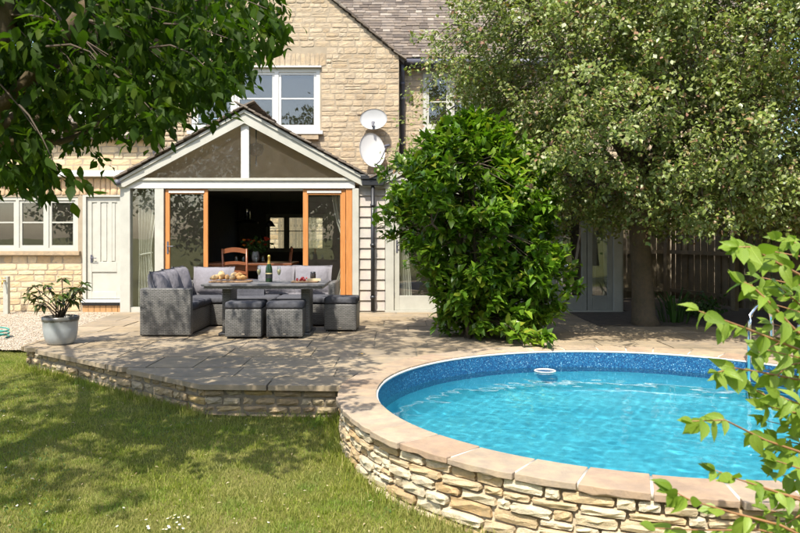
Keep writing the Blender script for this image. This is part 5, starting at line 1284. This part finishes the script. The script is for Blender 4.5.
V2, T2 = blades(7000, fringe_xy, (.03, .10), (.0014, .003))
def tuft_xy(n):                                         # denser, longer tufts
    k = 330; cy = 3.8 + rs.uniform(0, 1, k) * 5; cx = rs.uniform(-.6, .08, k) * cy; i = rs.randint(0, k, n); r_ = np.abs(rs.normal(0, .05, n)); a = rs.uniform(0, 6.283, n)
    return cx[i] + r_ * np.cos(a), cy[i] + r_ * np.sin(a)
V3, T3 = blades(16000, tuft_xy, (.02, .058), (.0014, .003))
stuff(link('grass', tri_mesh('grass', np.concatenate([V1, V2, V3]), np.concatenate([T1, T2 + len(V1), T3 + len(V1) + len(V2)]), 'grass')))
def clover_xy(n): y = 3.8 + rs.uniform(0, 1, n) * 5; return rs.uniform(-.6, .05, n) * y, y
M['clover'] = leaf_mat('clover_leaf', [(.05, .12, .02), (.07, .15, .025), (.09, .14, .03)], .2, .5, 1.3)
x, y = clover_xy(9000); cen = np.sin(x * 2.1 + 1) * np.sin(y * 1.7) + .5 * np.sin(x * 5 + y * 3) > .25; x, y = x[cen], y[cen]
ok = (((x - A_.x) * (B_ - A_).normalized().y - (y - A_.y) * (B_ - A_).normalized().x > .03) | ((x > -1.7) & (y < 6.05))) & (np.hypot(x - PC.x, y - PC.y) > PW + .05) & ~((x > -1.7) & (y > 6.1)); x, y = x[ok], y[ok]; n = len(x)
pos = np.stack([x, y, np.array([zl(a, b) for a, b in zip(x, y)]) + rs.uniform(.008, .03, n)], 1); dv = unit(n); dv[:, 2] *= .25
stuff(link('clover', tri_mesh('clover', *leaf_cloud(pos, basis(dv, unit(n) * .3 + np.array([0, 0, 1.])), rs.uniform(.012, .024, n), 'mid'), 'clover')))
M['straw'] = leaf_mat('dry_leaf_fleck', [(.42, .36, .20), (.34, .27, .12), (.5, .45, .3), (.28, .17, .07)], .1, .8, 1)
n = 650; y = 3.8 + rs.uniform(0, 1, n) * 5; x = rs.uniform(-.6, .05, n) * y; dA = (B_ - A_).normalized()
ok = (((x - A_.x) * dA.y - (y - A_.y) * dA.x > .03) | ((x > -1.7) & (y < 6.05))) & (np.hypot(x - PC.x, y - PC.y) > PW + .05); x, y = x[ok], y[ok]; n = len(x)
pos = np.stack([x, y, np.array([zl(a, b) for a, b in zip(x, y)]) + rs.uniform(.012, .028, n)], 1); dv = unit(n); dv[:, 2] *= .25
stuff(link('lawn_litter', tri_mesh('lawn_litter', *leaf_cloud(pos, basis(dv, unit(n) * .4 + np.array([0, 0, 1.])), rs.uniform(.010, .03, n), 'mid'), 'straw')))
M['daisy'] = plain('daisy_white', (.8, .8, .78), .7, .03); M['daisyeye'] = plain('daisy_eye', (.7, .45, .03), .7, .1)
rg = random.Random(17)
spots = [(rg.uniform(145, 190), rg.uniform(513, 529)) for _ in range(17)] + [(rg.uniform(0, 330), rg.uniform(430, 530)) for _ in range(6)]
for i, (x, y) in enumerate(spots):
    D = 4.5
    for _ in range(8): D = (CAMZ - zl((x - 400) * D / F, D) - .035) * F / (y - YH)
    c = at(x, y, D); z = zl(c.x, c.y); dz = thing('daisy', 'small white daisy in the patch of daisies on the sunlit lawn' if i < 17 else 'stray white daisy scattered alone in the lawn', 'daisy', (c.x, c.y, z), 0, 'daisies in the patch' if i < 17 else 'stray daisies')
    p = MB(); t = Vector((c.x, c.y, z + .035)); tl = Vector((rg.uniform(-.3, .3), rg.uniform(-.4, .1), 1)).normalized(); e1 = tl.cross(Vector((0, 1, 0))).normalized(); e2 = tl.cross(e1)
    for k in range(9): a = k * .698; d = e1 * math.cos(a) + e2 * math.sin(a); e = e1 * math.cos(a + .3) + e2 * math.sin(a + .3); f_ = e1 * math.cos(a - .3) + e2 * math.sin(a - .3); p.add([t, t + f_ * .0055, t + d * .0085, t + e * .0055], [(0, 1, 2, 3)])
    p.build('petals', 'daisy', dz); MB().lathe([(.0035, 0), (.002, .002), (.0001, .0025)], 6, tuple(t + tl * .0005)).build('eye', 'daisyeye', dz); MB().tube([(c.x, c.y, z - .005), tuple(t)], .001, 4).build('stalk', 'hedgeleaf', dz)
# fallen leaves on the paving
v, t = leaf_shape('mid'); me = tri_mesh('fallen_leaf', v, t, 'yellowleaf')
c = at(363, 356, 912.5 / 120); o = link('fallen_leaf', me, None, Matrix.Translation((c.x, c.y, .02)) @ Matrix.Rotation(.7, 4, 'Z') @ Matrix.Diagonal((.09, .09, .09, 1))); tag(o, 'single yellow fallen leaf on the paving near the pool coping', 'leaf')
M['litter'] = leaf_mat('leaf_litter', [(.22, .15, .06), (.34, .27, .12), (.15, .10, .05), (.40, .33, .2)], .1, .8, 1)
n = 520; y = 6.3 + rs.uniform(0, 1, n) ** .8 * 5.4; x = rs.uniform(-4.2, 5, n); ok = (np.hypot(x - PC.x, y - PC.y) > PO + .05) & (((x - A_.x) * (B_ - A_).normalized().y - (y - A_.y) * (B_ - A_).normalized().x) < -.06) ; x, y = x[ok], y[ok]; n = len(x)
pos = np.stack([x, y, np.full(n, .012)], 1); dv = unit(n); dv[:, 2] *= .1
stuff(link('leaf_litter', tri_mesh('leaf_litter', *leaf_cloud(pos, basis(dv, unit(n) * .2 + np.array([0, 0, 1.])), rs.uniform(.012, .035, n), 'mid'), 'litter')))
